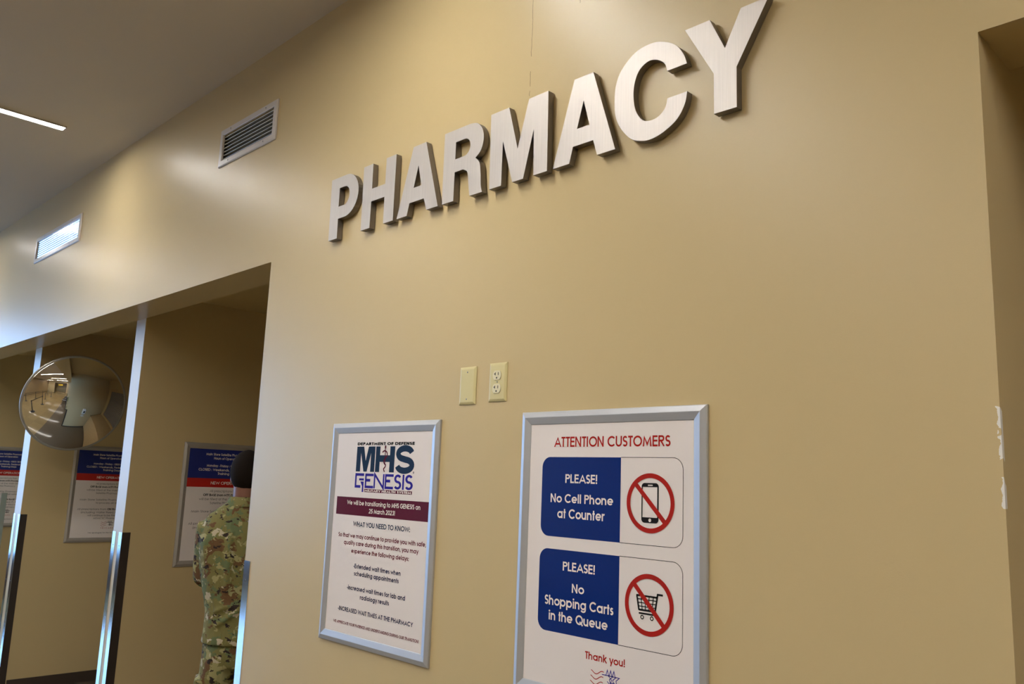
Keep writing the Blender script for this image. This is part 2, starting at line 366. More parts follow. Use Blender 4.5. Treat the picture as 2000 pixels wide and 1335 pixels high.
_gc = {}
def glyphs(h):
    if h in _gc: return _gc[h]
    X = 0.74; r = 0.40 - h; ry = X / 2 - h; cy = X / 2; D = -0.27
    def S(w, H, x0=0.0):
        q = (H - 2 * h) / 4; rx = w / 2 - h; c = x0 + w / 2
        return [arc(c, H - h - q, rx * 0.94, q, 28, 270, 14)[:-1] + arc(c, h + q, rx, q, 90, -152, 14)]
    def O(w, H): return [('c', arc(w / 2, H / 2, w / 2 - h, H / 2 - h, 0, 360, 30)[:-1])]
    o = lambda c: [('c', arc(c, cy, r, ry, 0, 360, 26)[:-1])]
    V = lambda x, y0=0.0, y1=1.0: [[(x, y0), (x, y1)]]
    Hh = lambda x0, x1, y: [[(x0, y), (x1, y)]]
    def arch(x0, x1, y0=0.0, top=None):
        top = X if top is None else top; rr = (x1 - x0) / 2; c = (x0 + x1) / 2; ry2 = min(rr, 0.30)
        return [arc(c, top - h - ry2, rr, ry2, 180, 0, 14) + [(x1, y0)]]
    dot = lambda x, y, k=1.25: [('f', arc(x, y, h * k, h * k, 0, 360, 12)[:-1])]
    e = 1.0
    g = {
     'A': (0.92, [[(0.04, -.02), (0.46, e - h * .4), (0.88, -.02)]] + Hh(0.19, 0.73, 0.31)),
     'B': (0.72, V(h) + [[(h, 1 - h), (0.36, 1 - h)] + arc(0.36, 0.75, 0.20, 0.25 - h, 90, -90)[1:] + [(h, 0.5 + 0)], [(0.36, 0.52)] + arc(0.38, 0.26, 0.33 - h, 0.26 - h / 2, 90, -90)[1:] + [(h, h)]]),
     'C': (0.98, [arc(0.52, 0.5, 0.52 - h, 0.5 - h, 42, 318, 26)]),
     'D': (0.90, V(h) + [[(h, 1 - h), (0.38, 1 - h)] + arc(0.38, 0.5, 0.50 - h, 0.5 - h, 90, -90, 18)[1:] + [(h, h)]]),
     'E': (0.64, V(h) + Hh(h, 0.58, 1 - h) + Hh(h, 0.56, 0.52) + Hh(h, 0.58, h)),
     'F': (0.60, V(h) + Hh(h, 0.56, 1 - h) + Hh(h, 0.54, 0.5)),
     'G': (1.06, [arc(0.52, 0.5, 0.52 - h, 0.5 - h, 45, 360, 28), [(0.54, 0.5), (1.04 - h + h, 0.5)]]),
     'H': (0.84, V(h) + V(0.76 - h) + Hh(h, 0.76 - h, 0.53)),
     'I': (0.28, V(0.10)), 'J': (0.56, [[(0.46 - h, 1), (0.46 - h, 0.24)] + arc(0.24, 0.24, 0.22 - h, 0.24 - h, 0, -170)]),
     'K': (0.74, V(h) + [[(0.64, 1.02), (h, 0.42)], [(0.24, 0.60), (0.70, -.02)]]),
     'L': (0.56, V(h) + Hh(h, 0.52, h)),
     'M': (1.10, [[(h + .02, -.02), (0.16 + h * .5, 0.98 - h * .5), (0.53, 0.06 + h), (0.90 - h * .5, 0.98 - h * .5), (1.04 - h, -.02)]]),
     'N': (0.86, V(h) + V(0.78 - h) + [[(h * .9, 1.0), (0.78 - h * .9, 0.0)]]),
     'O': (1.07, O(1.04, 1.0)), 'Q': (1.07, O(1.04, 1.0) + [[(0.58, 0.34), (1.0, -0.03)]]),
     'P': (0.70, V(h) + [[(h, 1 - h), (0.38, 1 - h)] + arc(0.38, 0.72, 0.28 - h, 0.28 - h, 90, -90)[1:] + [(h, 0.44 + h)]]),
     'R': (0.74, V(h) + [[(h, 1 - h), (0.38, 1 - h)] + arc(0.38, 0.72, 0.28 - h, 0.28 - h, 90, -90)[1:] + [(h, 0.44 + h)], [(0.32, 0.46), (0.64, -.02)]]),
     'S': (0.62, S(0.58, 1.0)), 'T': (0.58, V(0.28) + Hh(0.0, 0.56, 1 - h)),
     'U': (0.82, [[(h, 1), (h, 0.38)] + arc(0.38, 0.38, 0.38 - h, 0.38 - h, 180, 360, 16) + [(0.76 - h, 1)]]),
     'V': (0.84, [[(0.04, 1.02), (0.42, h * .4), (0.80, 1.02)]]),
     'W': (1.22, [[(0.04, 1.02), (0.32, h * .4), (0.61, 0.98 - h * .4), (0.90, h * .4), (1.18, 1.02)]]),
     'X': (0.76, [[(0.04, 1.02), (0.70, -.02)], [(0.68, 1.02), (0.02, -.02)]]),
     'Y': (0.74, [[(0.04, 1.02), (0.37, 0.46)], [(0.70, 1.02), (0.37, 0.46), (0.37, 0)]]),
     'Z': (0.64, Hh(0.05, 0.60, 1 - h) + Hh(0.02, 0.60, h) + [[(0.56, 1 - h), (0.06, h)]]),
     'a': (0.90, o(0.40) + V(0.80 - h, 0, X)), 'b': (0.90, V(h, 0, 1.02) + o(0.42)), 'd': (0.90, o(0.40) + V(0.80 - h, 0, 1.02)),
     'c': (0.78, [arc(0.41, cy, r, ry, 45, 315, 20)]), 'e': (0.86, [arc(0.41, cy, r, ry, 0, 318, 24), [(0.41 - r, cy - .01), (0.41 + r + h * .6, cy - .01)]]),
     'f': (0.38, [[(0.15, 0), (0.15, 0.80)] + arc(0.31, 0.84, 0.16, 0.18 - h, 180, 75)] + Hh(0.0, 0.34, X - h)),
     'g': (0.90, o(0.40) + [[(0.80 - h, X), (0.80 - h, 0.02)] + arc(0.42, 0.02, 0.38 - h, 0.29 - h, 0, -158, 14)]),
     'h': (0.76, V(h, 0, 1.02) + arch(h, 0.67 - h)), 'n': (0.76, V(h, 0, X) + arch(h, 0.67 - h)),
     'i': (0.27, V(0.10, 0, X) + dot(0.10, 0.93)), 'j': (0.27, V(0.10, D, X) + dot(0.10, 0.93)), 'l': (0.27, V(0.10, 0, 1.02)),
     'k': (0.66, V(h, 0, 1.02) + [[(0.54, X + .02), (h, 0.30)], [(0.20, 0.44), (0.60, -.02)]]),
     'm': (1.18, V(h, 0, X) + arch(h, 0.56) + arch(0.56, 1.09 - h)),
     'o': (0.84, o(0.41)), 'p': (0.90, V(h, D, X) + o(0.42)), 'q': (0.90, o(0.40) + V(0.80 - h, D, X)),
     'r': (0.42, V(h, 0, X) + [arc(0.32, X - 0.30, 0.32 - h, 0.30 - h, 180, 72)]),
     's': (0.48, S(0.44, X)), 't': (0.38, V(0.15, 0, 0.98) + Hh(0.0, 0.32, X - h)),
     'u': (0.76, [[(h, X), (h, 0.31)] + arc(0.335, 0.31, 0.335 - h, 0.31 - h, 180, 360, 14)] + V(0.67 - h, 0, X)),
     'v': (0.66, [[(0.04, X + .02), (0.32, h * .4), (0.60, X + .02)]]), 'w': (1.02, [[(0.04, X + .02), (0.26, h * .4), (0.50, X - h * .4), (0.74, h * .4), (0.96, X + .02)]]),
     'x': (0.62, [[(0.04, X + .02), (0.56, -.02)], [(0.54, X + .02), (0.02, -.02)]]),
     'y': (0.66, [[(0.04, X + .02), (0.34, 0.02)], [(0.62, X + .02), (0.22, D)]]), 'z': (0.52, Hh(0.04, 0.48, X - h) + Hh(0.02, 0.48, h) + [[(0.44, X - h), (0.06, h)]]),
     '0': (0.76, O(0.70, 1.0)), '8': (0.74, [('c', arc(0.35, 0.74, 0.27 - h, 0.26 - h, 0, 360)[:-1]), ('c', arc(0.35, 0.26, 0.33 - h, 0.26 - h, 0, 360)[:-1])]),
     '2': (0.74, [arc(0.35, 0.68, 0.32 - h, 0.32 - h, 165, -32, 14) + [(0.06, h), (0.68, h)]]),
     '3': (0.74, [arc(0.34, 0.74, 0.28 - h, 0.26 - h, 155, -90, 14), arc(0.34, 0.27, 0.33 - h, 0.27 - h, 90, -160, 14)]),
     '5': (0.74, [[(0.62, 1 - h), (0.22, 1 - h), (0.12, 0.55)] + arc(0.34, 0.33, 0.34 - h, 0.33 - h, 120, -155, 14)]),
     '1': (0.5, V(0.3) + [[(0.3, 1 - h), (0.08, 1 - h)]]),
     '!': (0.30, V(0.11, 0.28, 1.0) + dot(0.11, 0.09)), ':': (0.30, dot(0.11, 0.09) + dot(0.11, 0.58)), '.': (0.28, dot(0.11, 0.09)),
     ',': (0.28, [[(0.14, 0.12), (0.06, -0.14)]]), '-': (0.38, Hh(0.03, 0.33, 0.36)),
     '(': (0.36, [arc(0.52, 0.42, 0.44, 0.64, 128, 232)]), ')': (0.36, [arc(-0.16, 0.42, 0.44, 0.64, 52, -52)]), ' ': (0.34, []),
    }
    _gc[h] = g; return g

def text_quads(s, xl, xr, base, cap, h=0.07, track=0.0, sx=None):
    """polygons for one line of lettering spanning xl..xr (or scale sx from xl)"""
    g = glyphs(h); adv = 0; out = []; k_ = 0
    for ch in s:
        wd, strokes = g[ch]
        for st in strokes:
            if isinstance(st, tuple) and st[0] == 'f': out.append([(adv + x, y) for x, y in st[1]])
            else:
                cl = isinstance(st, tuple); pts = st[1] if cl else st
                lo, hi = ((0, 1.0) if ch.isupper() and ch != 'Q' else (0, 0.74) if ch in 'vwx' else (None, None))
                out += [[(adv + x, y) for x, y in q] for q in stroke_quads(pts, h, cl, lo, hi)]
        adv += wd + track; k_ += 1
    xs = [p[0] for q in out for p in q]; x0, x1 = min(xs), max(xs)
    k = sx if sx else (xr - xl) / (x1 - x0)
    return [[(xl + (x - x0) * k, base + y * cap) for x, y in q] for q in out]

class Prints:
    """ink on a poster: flat shapes collected per part, placed by to3(u, v, lift)"""
    def __init__(s, parent, to3): s.p = parent; s.to3 = to3; s.d = {}; s.order = []
    def polys(s, part, m, lift, polys):
        if part not in s.d: s.d[part] = (MB(), m); s.order.append(part)
        mb = s.d[part][0]; j = 0; last = None
        for q in polys:
            # crossing strokes sit a hair above each other so that no two faces coincide
            if last is None or not any(abs(a[0] - b[0]) + abs(a[1] - b[1]) < 1e-7 for a in q for b in last): j = (j + 1) % 4
            last = q
            mb.add([s.to3(u, v, lift * 0.5 + j * 0.00003) for u, v in q], [tuple(range(len(q)))])
    def shape(s, part, m, lift, loops):
        me = curve_mesh(loops); vs = [tuple(v.co) for v in me.vertices]; fs = [tuple(p.vertices) for p in me.polygons]
        if part not in s.d: s.d[part] = (MB(), m); s.order.append(part)
        s.d[part][0].add([s.to3(x, y, lift * 0.5) for x, y, _ in vs], fs); bpy.data.meshes.remove(me)
    def text(s, part, m, line, xl, xr, base, cap, h=0.07, lift=0.0008, track=0.03, sx=None):
        s.polys(part, m, lift, text_quads(line, xl, xr, base, cap, h, track, sx))
    def stroke(s, part, m, pts, h, lift=0.0010, closed=False):
        s.polys(part, m, lift, stroke_quads(pts, h, closed))
    def done(s, labels=None, owner=None):
        r = {}
        for k in s.order:
            mb, m = s.d[k]; o = mb.build(k.split('#')[0], m, s.p); r[k] = o
            if labels and k in labels: o['label'] = labels[k]
        return r

# ------------------------------------------------------------------ the setting
def grid_wall(mb, x0, x1, y0, y1, z0, z1, holes):
    xs = sorted({x0, x1, *[h[0] for h in holes], *[h[1] for h in holes]}); zs = sorted({z0, z1, *[h[2] for h in holes], *[h[3] for h in holes]})
    for a, b in zip(xs, xs[1:]):
        for c, d in zip(zs, zs[1:]):
            m, n = (a + b) / 2, (c + d) / 2
            if any(h[0] < m < h[1] and h[2] < n < h[3] for h in holes): continue
            mb.box(a, b, y0, y1, c, d)

VENTS = [(-3.802, -3.257, 3.055, 3.245), (-6.749, -5.784, 3.055, 3.245)]
VB = 0.030
holes = [(a + VB, b - VB, c + VB, d - VB) for a, b, c, d in VENTS]
mb = MB()
mb.box(OPEN_X, DOOR_X, 0, BACK_Y + 0.1, 0, CEIL)
grid_wall(mb, -9.17, OPEN_X, 0, HEAD_T, HEAD_Z, CEIL, holes)
mb.box(HX0, -9.17, 0, BACK_Y + 0.1, 0, CEIL)
mb.box(DOOR_X, 1.6, 0, 0.205, DOOR_Z, CEIL)
mb.box(1.6, HX1, 0, BACK_Y + 0.1, 0, CEIL)
struct('wall_front', mb, WALL)
struct('wall_back', MB().box(-9.17, OPEN_X, BACK_Y, BACK_Y + 0.1, 0, 2.8).box(DOOR_X, 1.6, BACK_Y, BACK_Y + 0.1, 0, 2.8), WALL)
POSTS = [(-5.182, -5.043), (-7.190, -7.033), (-9.168, -9.020)]
for a, b in POSTS:
    struct('partition_wall', MB().box(a, b, HEAD_T, BACK_Y, 0, BOOTH_Z), WALL)
struct('booth_ceiling', MB().box(-9.17, OPEN_X, HEAD_T, BACK_Y, BOOTH_Z, BOOTH_Z + 0.1).box(DOOR_X, 1.6, 0.205, BACK_Y, BOOTH_Z, BOOTH_Z + 0.1), WALL)
struct('ceiling', MB().box(HX0, HX1, HY0, 2.1, CEIL, CEIL + 0.1), CEILM)
struct('floor', MB().box(HX0 - 0.2, HX1, HY0 - 0.2, 2.1, -0.1, 0.0), FLOORM)
struct('ground', MB().box(HX0 - 25, HX0 - 0.2, -25, 20, -0.15, -0.05), PAVE)
# far ends of the hall
WY0, WY1, WZ0, WZ1 = -5.2, -0.40, 0.45, 3.42
mb = MB()
mb.box(HX0 - 0.2, HX0, HY0, WY0, 0, CEIL).box(HX0 - 0.2, HX0, WY1, 0.0, 0, CEIL).box(HX0 - 0.2, HX0, WY0, WY1, WZ1, CEIL)
struct('wall_left', mb, WALL)
struct('wall_sill', MB().box(HX0 - 0.2, HX0, WY0, WY1, 0, WZ0), BROWNF)
mb = MB(); DY0, DY1 = -4.3, -1.3
mb.box(HX1, HX1 + 0.2, HY0, DY0, 0, CEIL).box(HX1, HX1 + 0.2, DY1, 0, 0, CEIL).box(HX1, HX1 + 0.2, DY0, DY1, 2.85, CEIL)
struct('wall_right', mb, WALL)
struct('wall_rear', MB().box(HX0, HX1, HY0 - 0.2, HY0, 0, CEIL), REARM)
struct('trim_1', MB().box(HX1 - 0.02, HX1 + 0.2, DY0 - 0.12, DY0, 0, 3.0).box(HX1 - 0.02, HX1 + 0.2, DY1, DY1 + 0.12, 0, 3.0).box(HX1 - 0.02, HX1 + 0.2, DY0, DY1, 2.85, 3.0), BROWNF)
struct('wall_lobby', MB().box(HX1 + 3.0, HX1 + 3.1, -6.5, 0.5, 0, 3.1).box(HX1 + 0.2, HX1 + 3.0, -6.6, -6.5, 0, 3.1).box(HX1 + 0.2, HX1 + 3.0, 0.4, 0.5, 0, 3.1).box(HX1 + 0.2, HX1 + 3.1, -6.6, 0.5, 3.1, 3.2).box(HX1, HX1 + 3.1, -6.6, 0.5, -0.1, 0), WALL)
win = MB(); ym = [WY0 + (WY1 - WY0) * i / 4 for i in range(5)]
for y in ym: win.box(HX0 - 0.14, HX0 - 0.06, y - 0.03, y + 0.03, WZ0, WZ1)
for z in (WZ0 + 0.03, 2.25, WZ1 - 0.03): win.box(HX0 - 0.14, HX0 - 0.06, WY0, WY1, z - 0.03, z + 0.03)
wo = struct('window_1', win, BROWNF)
MB().box(HX0 - 0.103, HX0 - 0.097, WY0, WY1, WZ0, WZ1).build('window_pane', GLASS, wo)
# vinyl base along partitions and walls
def base(name, *boxes):
    mb = MB()
    for b in boxes: mb.box(*b, 0, 0.078)
    struct(name, mb, BASEB)
T = 0.006
base('baseboard_partition', *[(b, b + T, HEAD_T + 0.052, 1.45) for a, b in POSTS], *[(a - T, a, HEAD_T + 0.052, 1.45) for a, b in POSTS[:2]])
base('baseboard_front', (OPEN_X + 0.05, DOOR_X, -T, 0), (OPEN_X - T, OPEN_X, 0.052, 1.45), (DOOR_X, DOOR_X + T, 0, BACK_Y), (1.6, HX1, -T, 0), (HX0, -9.22, -T, 0), (DOOR_X, 1.6, BACK_Y - T, BACK_Y))
base('baseboard_rear', (HX0, HX1, HY0, HY0 + T))

# ------------------------------------------------------------------ linear ceiling lights
def strip(x, y0, y1, label):
    t = thing('linear_ceiling_light', label, 'ceiling light', (x, (y0 + y1) / 2, CEIL), 'linear lights in the ceiling')
    hl = (y1 - y0) / 2; wd = 0.027; e = 0.005
    MB().box(-wd - e, -wd, -hl - e, hl + e, -0.010, -0.0002).box(wd, wd + e, -hl - e, hl + e, -0.010, -0.0002).box(-wd, wd, -hl - e, -hl, -0.010, -0.0002).box(-wd, wd, hl, hl + e, -0.010, -0.0002).build('lamp_trim', TRIM, t)
    MB().box(-wd, wd, -hl, hl, -0.006, -0.0003).build('diffuser', LAMP_LOW if x < -4 and y1 > -1 else LAMP, t)
    return t
strip(-5.092, -3.40, -0.36, 'slim glowing strip light in the ceiling, at the upper left above the wall vents')
strip(-2.05, -3.52, -0.48, 'slim strip light in the ceiling over the metal letters, above the top of the photo')
strip(1.0, -3.52, -0.48, 'slim strip light in the ceiling over the opening at the right edge, out of frame')
strip(-8.13, -3.40, -0.36, 'slim strip light in the ceiling farthest down the hall, by the far window')
strip(4.05, -3.52, -0.48, 'slim strip light in the ceiling nearest the brown framed doorway')
for x in (-8.13, -2.05, 4.05):  # rear strips out of view, added to even out the light on the wall
    strip(x, -6.2, -4.4, 'unseen strip light added over the rear of the hall, %s' % {-8.13: 'nearest the far window', -5.09: 'second from the far window', -2.05: 'behind the camera', 1.0: 'second from the brown doorway', 4.05: 'nearest the brown doorway'}[x])

# ------------------------------------------------------------------ wall vents
def vent(a, b, c, d, nb, label, bm_=None):
    t = thing('wall_vent', label, 'vent', ((a + b) / 2, 0, (c + d) / 2), 'vents high on the wall')
    w2, h2 = (b - a) / 2, (d - c) / 2; iw, ih = w2 - VB, h2 - VB; y0, y1 = -0.010, -0.0003
    rings = [[(-w, y, -h), (w, y, -h), (w, y, h), (-w, y, h)] for w, h, y in ((w2, h2, y1), (w2, h2, y0 + 0.004), (w2 - 0.004, h2 - 0.004, y0), (iw + 0.003, ih + 0.003, y0), (iw, ih, y0 + 0.003), (iw, ih, 0.055))]
    MB().loft(rings, False).build('frame', VENT, t)
    MB().box(-iw, iw, 0.056, 0.060, -ih, ih).build('backing', DARK, t)
    for i in range(nb):
        z = -ih + (i + 0.62) * (2 * ih) / nb
        prof = [(-0.000, -0.0034), (0.006, -0.0022), (0.024, 0.0035), (0.026, 0.0050), (0.023, 0.0052), (0.006, 0.0005), (-0.001, -0.0010)] if bm_ is None else [(-0.0030, 0.0056), (-0.0022, 0.0010), (0.0002, -0.0056), (0.0014, -0.0053), (-0.0008, 0.0012), (-0.0018, 0.0062)]
        ring = lambda x: [(x, 0.0 + py, z + pz) for py, pz in prof]
        MB().loft([ring(-iw), ring(iw)]).build('blade', bm_ or BLADE, t)
    for sx in (-0.62, 0.62):
        for sz in (-1, 1):
            MB().lathe([(0.0, y0 - 0.0016), (0.003, y0 - 0.0012), (0.0042, y0 + 0.0003)], 'y', (sx * w2, 0, sz * (h2 - VB / 2)), 10).build('screw', STEELDK, t, True)
    return t
vent(*VENTS[0], 7, 'white louvred wall vent with dark gaps, nearest the metal letters')
vent(*VENTS[1], 8, 'white louvred wall vent with shining blades, farther left above the round mirror', BLADE_SHINY)

# ------------------------------------------------------------------ brushed metal letters
LD = 0.026
def lk(p): return (p[0] * 1.0221, (p[1] - 1.6) * 1.0221 + 1.6)
b_, t_ = 2.4690, 2.7065
LET = {
 'P': [[(-2.669, t_), (-2.664, b_), (-2.608, b_), (-2.610, 2.5445)] + arc(-2.568, 2.6255, 0.081, 0.081, -90, 90, 18) , [(-2.612, 2.664), (-2.612, 2.5905)] + arc(-2.577, 2.6272, 0.034, 0.0365, -90, 90, 14)],
 'H': [[(-2.460, t_), (-2.455, b_), (-2.402, b_), (-2.402, 2.566), (-2.323, 2.566), (-2.321, b_), (-2.266, b_), (-2.268, t_), (-2.324, t_), (-2.323, 2.6125), (-2.402, 2.6125), (-2.404, t_)]],
 'A': [[(-2.172, t_), (-2.244, b_), (-2.189, b_), (-2.178, 2.511), (-2.101, 2.511), (-2.085, b_), (-2.028, b_), (-2.105, t_)], [(-2.140, 2.636), (-2.160, 2.5595), (-2.118, 2.5595)]],
 'R': [[(-2.009, t_), (-2.0065, b_), (-1.952, b_), (-1.952, 2.5635), (-1.912, 2.5635)] + catmull([(-1.912, 2.5635), (-1.893, 2.553), (-1.886, 2.535), (-1.881, 2.50), (-1.875, b_)], 5, False)[1:] + [(-1.875, b_), (-1.819, b_)] + catmull([(-1.819, b_), (-1.8255, 2.492), (-1.829, 2.53), (-1.836, 2.566), (-1.856, 2.587)], 5, False)[1:] + catmull([(-1.856, 2.587), (-1.832, 2.606), (-1.8215, 2.64), (-1.829, 2.674), (-1.853, 2.699), (-1.886, t_)], 5, False) + [(-1.886, t_)], [(-1.952, 2.664), (-1.952, 2.606)] + arc(-1.910, 2.635, 0.029, 0.029, -90, 90, 14)],
 'M': [[(-1.791, t_ + .001), (-1.786, b_), (-1.736, b_), (-1.735, 2.610), (-1.688, b_), (-1.644, b_), (-1.607, 2.613), (-1.602, b_), (-1.550, b_), (-1.554, t_ + .003), (-1.630, t_ + .003), (-1.671, 2.566), (-1.7135, t_ + .001)]],
 'A2': [[(-1.455, t_ + .004), (-1.527, b_), (-1.467, b_), (-1.455, 2.5145), (-1.383, 2.5145), (-1.368, b_), (-1.308, b_), (-1.388, t_ + .004)], [(-1.420, 2.640), (-1.442, 2.562), (-1.397, 2.562)]],
 'C': [catmull([(-1.089, 2.632), (-1.146, 2.632), (-1.154, 2.654), (-1.176, 2.672), (-1.204, 2.678), (-1.232, 2.664), (-1.247, 2.635), (-1.251, 2.597), (-1.243, 2.555), (-1.224, 2.526), (-1.201, 2.515), (-1.174, 2.517), (-1.152, 2.534), (-1.145, 2.558), (-1.088, 2.558), (-1.095, 2.527), (-1.117, 2.495), (-1.157, 2.473), (-1.192, 2.465), (-1.222, 2.468), (-1.258, 2.484), (-1.291, 2.522), (-1.308, 2.560), (-1.312, 2.600), (-1.309, 2.643), (-1.291, 2.682), (-1.247, 2.716), (-1.197, 2.7235), (-1.158, 2.714), (-1.122, 2.692), (-1.099, 2.660)], 5, True, (0, 1, 13, 14))],
 'Y': [[(-1.094, 2.721), (-1.013, 2.579), (-1.0125, 2.4775), (-0.953, 2.4765), (-0.953, 2.576), (-0.870, 2.719), (-0.940, 2.719), (-0.983, 2.633), (-1.0245, 2.721)]],
}
LN = {'P': 'letter P, first letter of the sign at its left end', 'H': 'letter H, second letter, between P and A', 'A': 'letter A between H and R', 'R': 'letter R between A and M', 'M': 'wide letter M in the middle of the sign', 'A2': 'letter A between M and C', 'C': 'round letter C, second from the right end', 'Y': 'letter Y at the right end of the sign, touching the top edge'}
for k, loops in LET.items():
    lp = [[lk(q) for i, q in enumerate(l) if i == 0 or abs(q[0] - l[i - 1][0]) + abs(q[1] - l[i - 1][1]) > 1e-5] for l in loops]
    cx = sum(q[0] for q in lp[0]) / len(lp[0])
    lp = [[(x - cx, z - lk((0, b_))[1]) for x, z in l] for l in lp]
    ex = (LD - 0.003) / 2
    me = curve_mesh(lp, extrude=ex - 0.0006, bevel=0.0006, bseg=1)
    me.transform(Matrix(((1, 0, 0, 0), (0, 0, -1, -(LD + 0.003) / 2), (0, 1, 0, 0), (0, 0, 0, 1))))
    me.materials.clear(); me.materials.append(METAL); me.materials.append(METAL_SIDE)
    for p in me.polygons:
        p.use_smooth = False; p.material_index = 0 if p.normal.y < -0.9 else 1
    o = link('sign_letter', me, None, False, (cx, 0, lk((0, b_))[1]))
    tag(o, 'brushed metal ' + LN[k], 'letter', 'metal letters of the pharmacy sign')

# ------------------------------------------------------------------ wall plates
def plate_body(w2, h2):
    rings = []
    for ins, y in ((0, -0.0003), (0, -0.0022), (0.0012, -0.0034), (0.0065, -0.0060), (0.0085, -0.0064)):
        rings.append([(-w2 + ins, y, -h2 + ins), (w2 - ins, y, -h2 + ins), (w2 - ins, y, h2 - ins), (-w2 + ins, y, h2 - ins)])
    mb = MB().loft(rings, True); return mb
def screw(parent, x, z, y=-0.0064, r=0.0028):
    mb = MB().lathe([(0, y - 0.0012), (r * .7, y - 0.0010), (r, y + 0.0002)], 'y', (x, 0, z), 12); o = mb.build('screw', STEELDK, parent, True); return o
t = thing('blank_wall_plate', 'blank ivory wall plate left of the power outlet', 'wall plate', (-1.9075, 0, 1.8895))
plate_body(0.0365, 0.0575).build('plate', IVORY, t); screw(t, 0, 0.041); screw(t, 0, -0.041)
t = thing('power_outlet', 'ivory duplex power outlet right of the blank plate', 'outlet', (-1.7755, 0, 1.893))
plate_body(0.0370, 0.0572).build('plate', IVORY, t); screw(t, 0, 0, r=0.0022)
for s in (1, -1):
    zc = s * 0.0195
    loop = [q for q in arc(0, 0, 0.0172, 0.0172, 0, 360, 40)[:-1]]
    loop = [(x, max(min(z, 0.0138), -0.0138)) for x, z in loop]
    rings = [[(x * k, y, z * k + zc) for x, z in loop] for k, y in ((1.0, -0.0060), (1.0, -0.0084), (0.94, -0.0090))]
    f = MB().loft(rings, True).build('receptacle', IVORY2, t)
    mb = MB().box(-0.0075, -0.0052, -0.0094, -0.0088, zc + 0.000, zc + 0.0085).box(-0.0112, -0.0075, -0.0094, -0.0088, zc + 0.0032, zc + 0.0054).box(0.0052, 0.0075, -0.0094, -0.0088, zc + 0.000, zc + 0.0085)
    mb.lathe([(0, -0.0094), (0.0026, -0.0093), (0.0026, -0.0088)], 'y', (0, 0, zc - 0.0075), 12)
    mb.build('slots', DARK, f)

# ------------------------------------------------------------------ framed notices
FW, FH = 0.5975, 0.738
PROF = [(0.0, 0.0003), (0.0, 0.0065), (0.0018, 0.0085), (0.0150, 0.0130), (0.0165, 0.0130), (0.0340, 0.0080), (0.0358, 0.0062), (0.0358, 0.0050)]
def snap_frame(t, to3, m):
    rings = []
    for ins, n in PROF:
        rings.append([to3(u, v, n) for u, v in ((ins, ins), (FW - ins, ins), (FW - ins, FH - ins), (ins, FH - ins))])
    MB().loft(rings, False).build('frame', m, t)
    MB().loft([[to3(u, v, n) for u, v in ((0.034, 0.034), (FW - 0.034, 0.034), (FW - 0.034, FH - 0.034), (0.034, FH - 0.034))] for n in (0.001, 0.0062)]).build('poster_sheet', PAPER, t)
L0 = 0.0062
def wall_poster(name, x0, z0, label):
    """poster on the pharmacy wall; ink is laid out in wall coordinates (x, z)"""
    t = thing(name, label, 'sign', (x0, 0, z0))
    snap_frame(t, lambda u, v, n: (u, -n, v), FRAME)
    return t, Prints(t, lambda x, z, l: (x - x0, -(L0 + l), z - z0))

# -- attention notice
t, P = wall_poster('framed_notice', -1.6647, 1.0616, 'large silver framed notice with two blue panels forbidding phones and shopping carts')
P.text('heading_lettering', RED, 'ATTENTION CUSTOMERS', -1.5420, -1.1675, 1.7032, 0.0268, 0.084)
for zt, zb in ((1.6765, 1.4690), (1.4370, 1.2290)):
    xl, xr, xm = -1.5826, -1.1318, -1.3150; r = 0.028
    P.shape('blue_panel#%d' % (zt > 1.5), BLUE, 0.0004, [arc(xl + r, zt - r, r, r, 180, 90) + [(xm, zt), (xm, zb)] + arc(xl + r, zb + r, r, r, 270, 180)])
    P.stroke('panel_outline#%d' % (zt > 1.5), BLACK, [(xm, zt)] + arc(xr - r, zt - r, r, r, 90, 0) + arc(xr - r, zb + r, r, r, 0, -90) + [(xm, zb)], 0.0006, 0.0005)
P.text('panel_lettering', WHITE, 'PLEASE!', -1.4985, -1.3900, 1.6090, 0.0228, 0.088)
P.text('panel_lettering', WHITE, 'No Cell Phone', -1.5490, -1.3375, 1.5575, 0.0228, 0.088)
P.text('panel_lettering', WHITE, 'at Counter', -1.5235, -1.3635, 1.5175, 0.0245, 0.088)
P.text('panel_lettering', WHITE, 'PLEASE!', -1.4992, -1.3915, 1.3852, 0.0226, 0.088)
P.text('panel_lettering', WHITE, 'No', -1.4662, -1.4252, 1.3332, 0.0222, 0.088)
P.text('panel_lettering', WHITE, 'Shopping Carts', -1.5592, -1.3308, 1.2950, 0.0238, 0.088)
P.text('panel_lettering', WHITE, 'in the Queue', -1.5440, -1.3480, 1.2576, 0.0236, 0.088)
P.text('thanks_lettering', RED, 'Thank you!', -1.4175, -1.2932, 1.1812, 0.0178, 0.088)
# phone symbol
cxp, c1 = -1.2254, 1.5683
P.shape('phone_symbol', BLACK, 0.0008, [rrect(-1.2505, -1.2002, 1.5212, 1.6156, 0.009), [(-1.2475, 1.5342), (-1.2043, 1.5342), (-1.2043, 1.6062), (-1.2475, 1.6062)], rrect(-1.2322, -1.2178, 1.6085, 1.6120, 0.0012, 3), arc(cxp, 1.5278, 0.0041, 0.0042, 0, 360, 20)[:-1]])
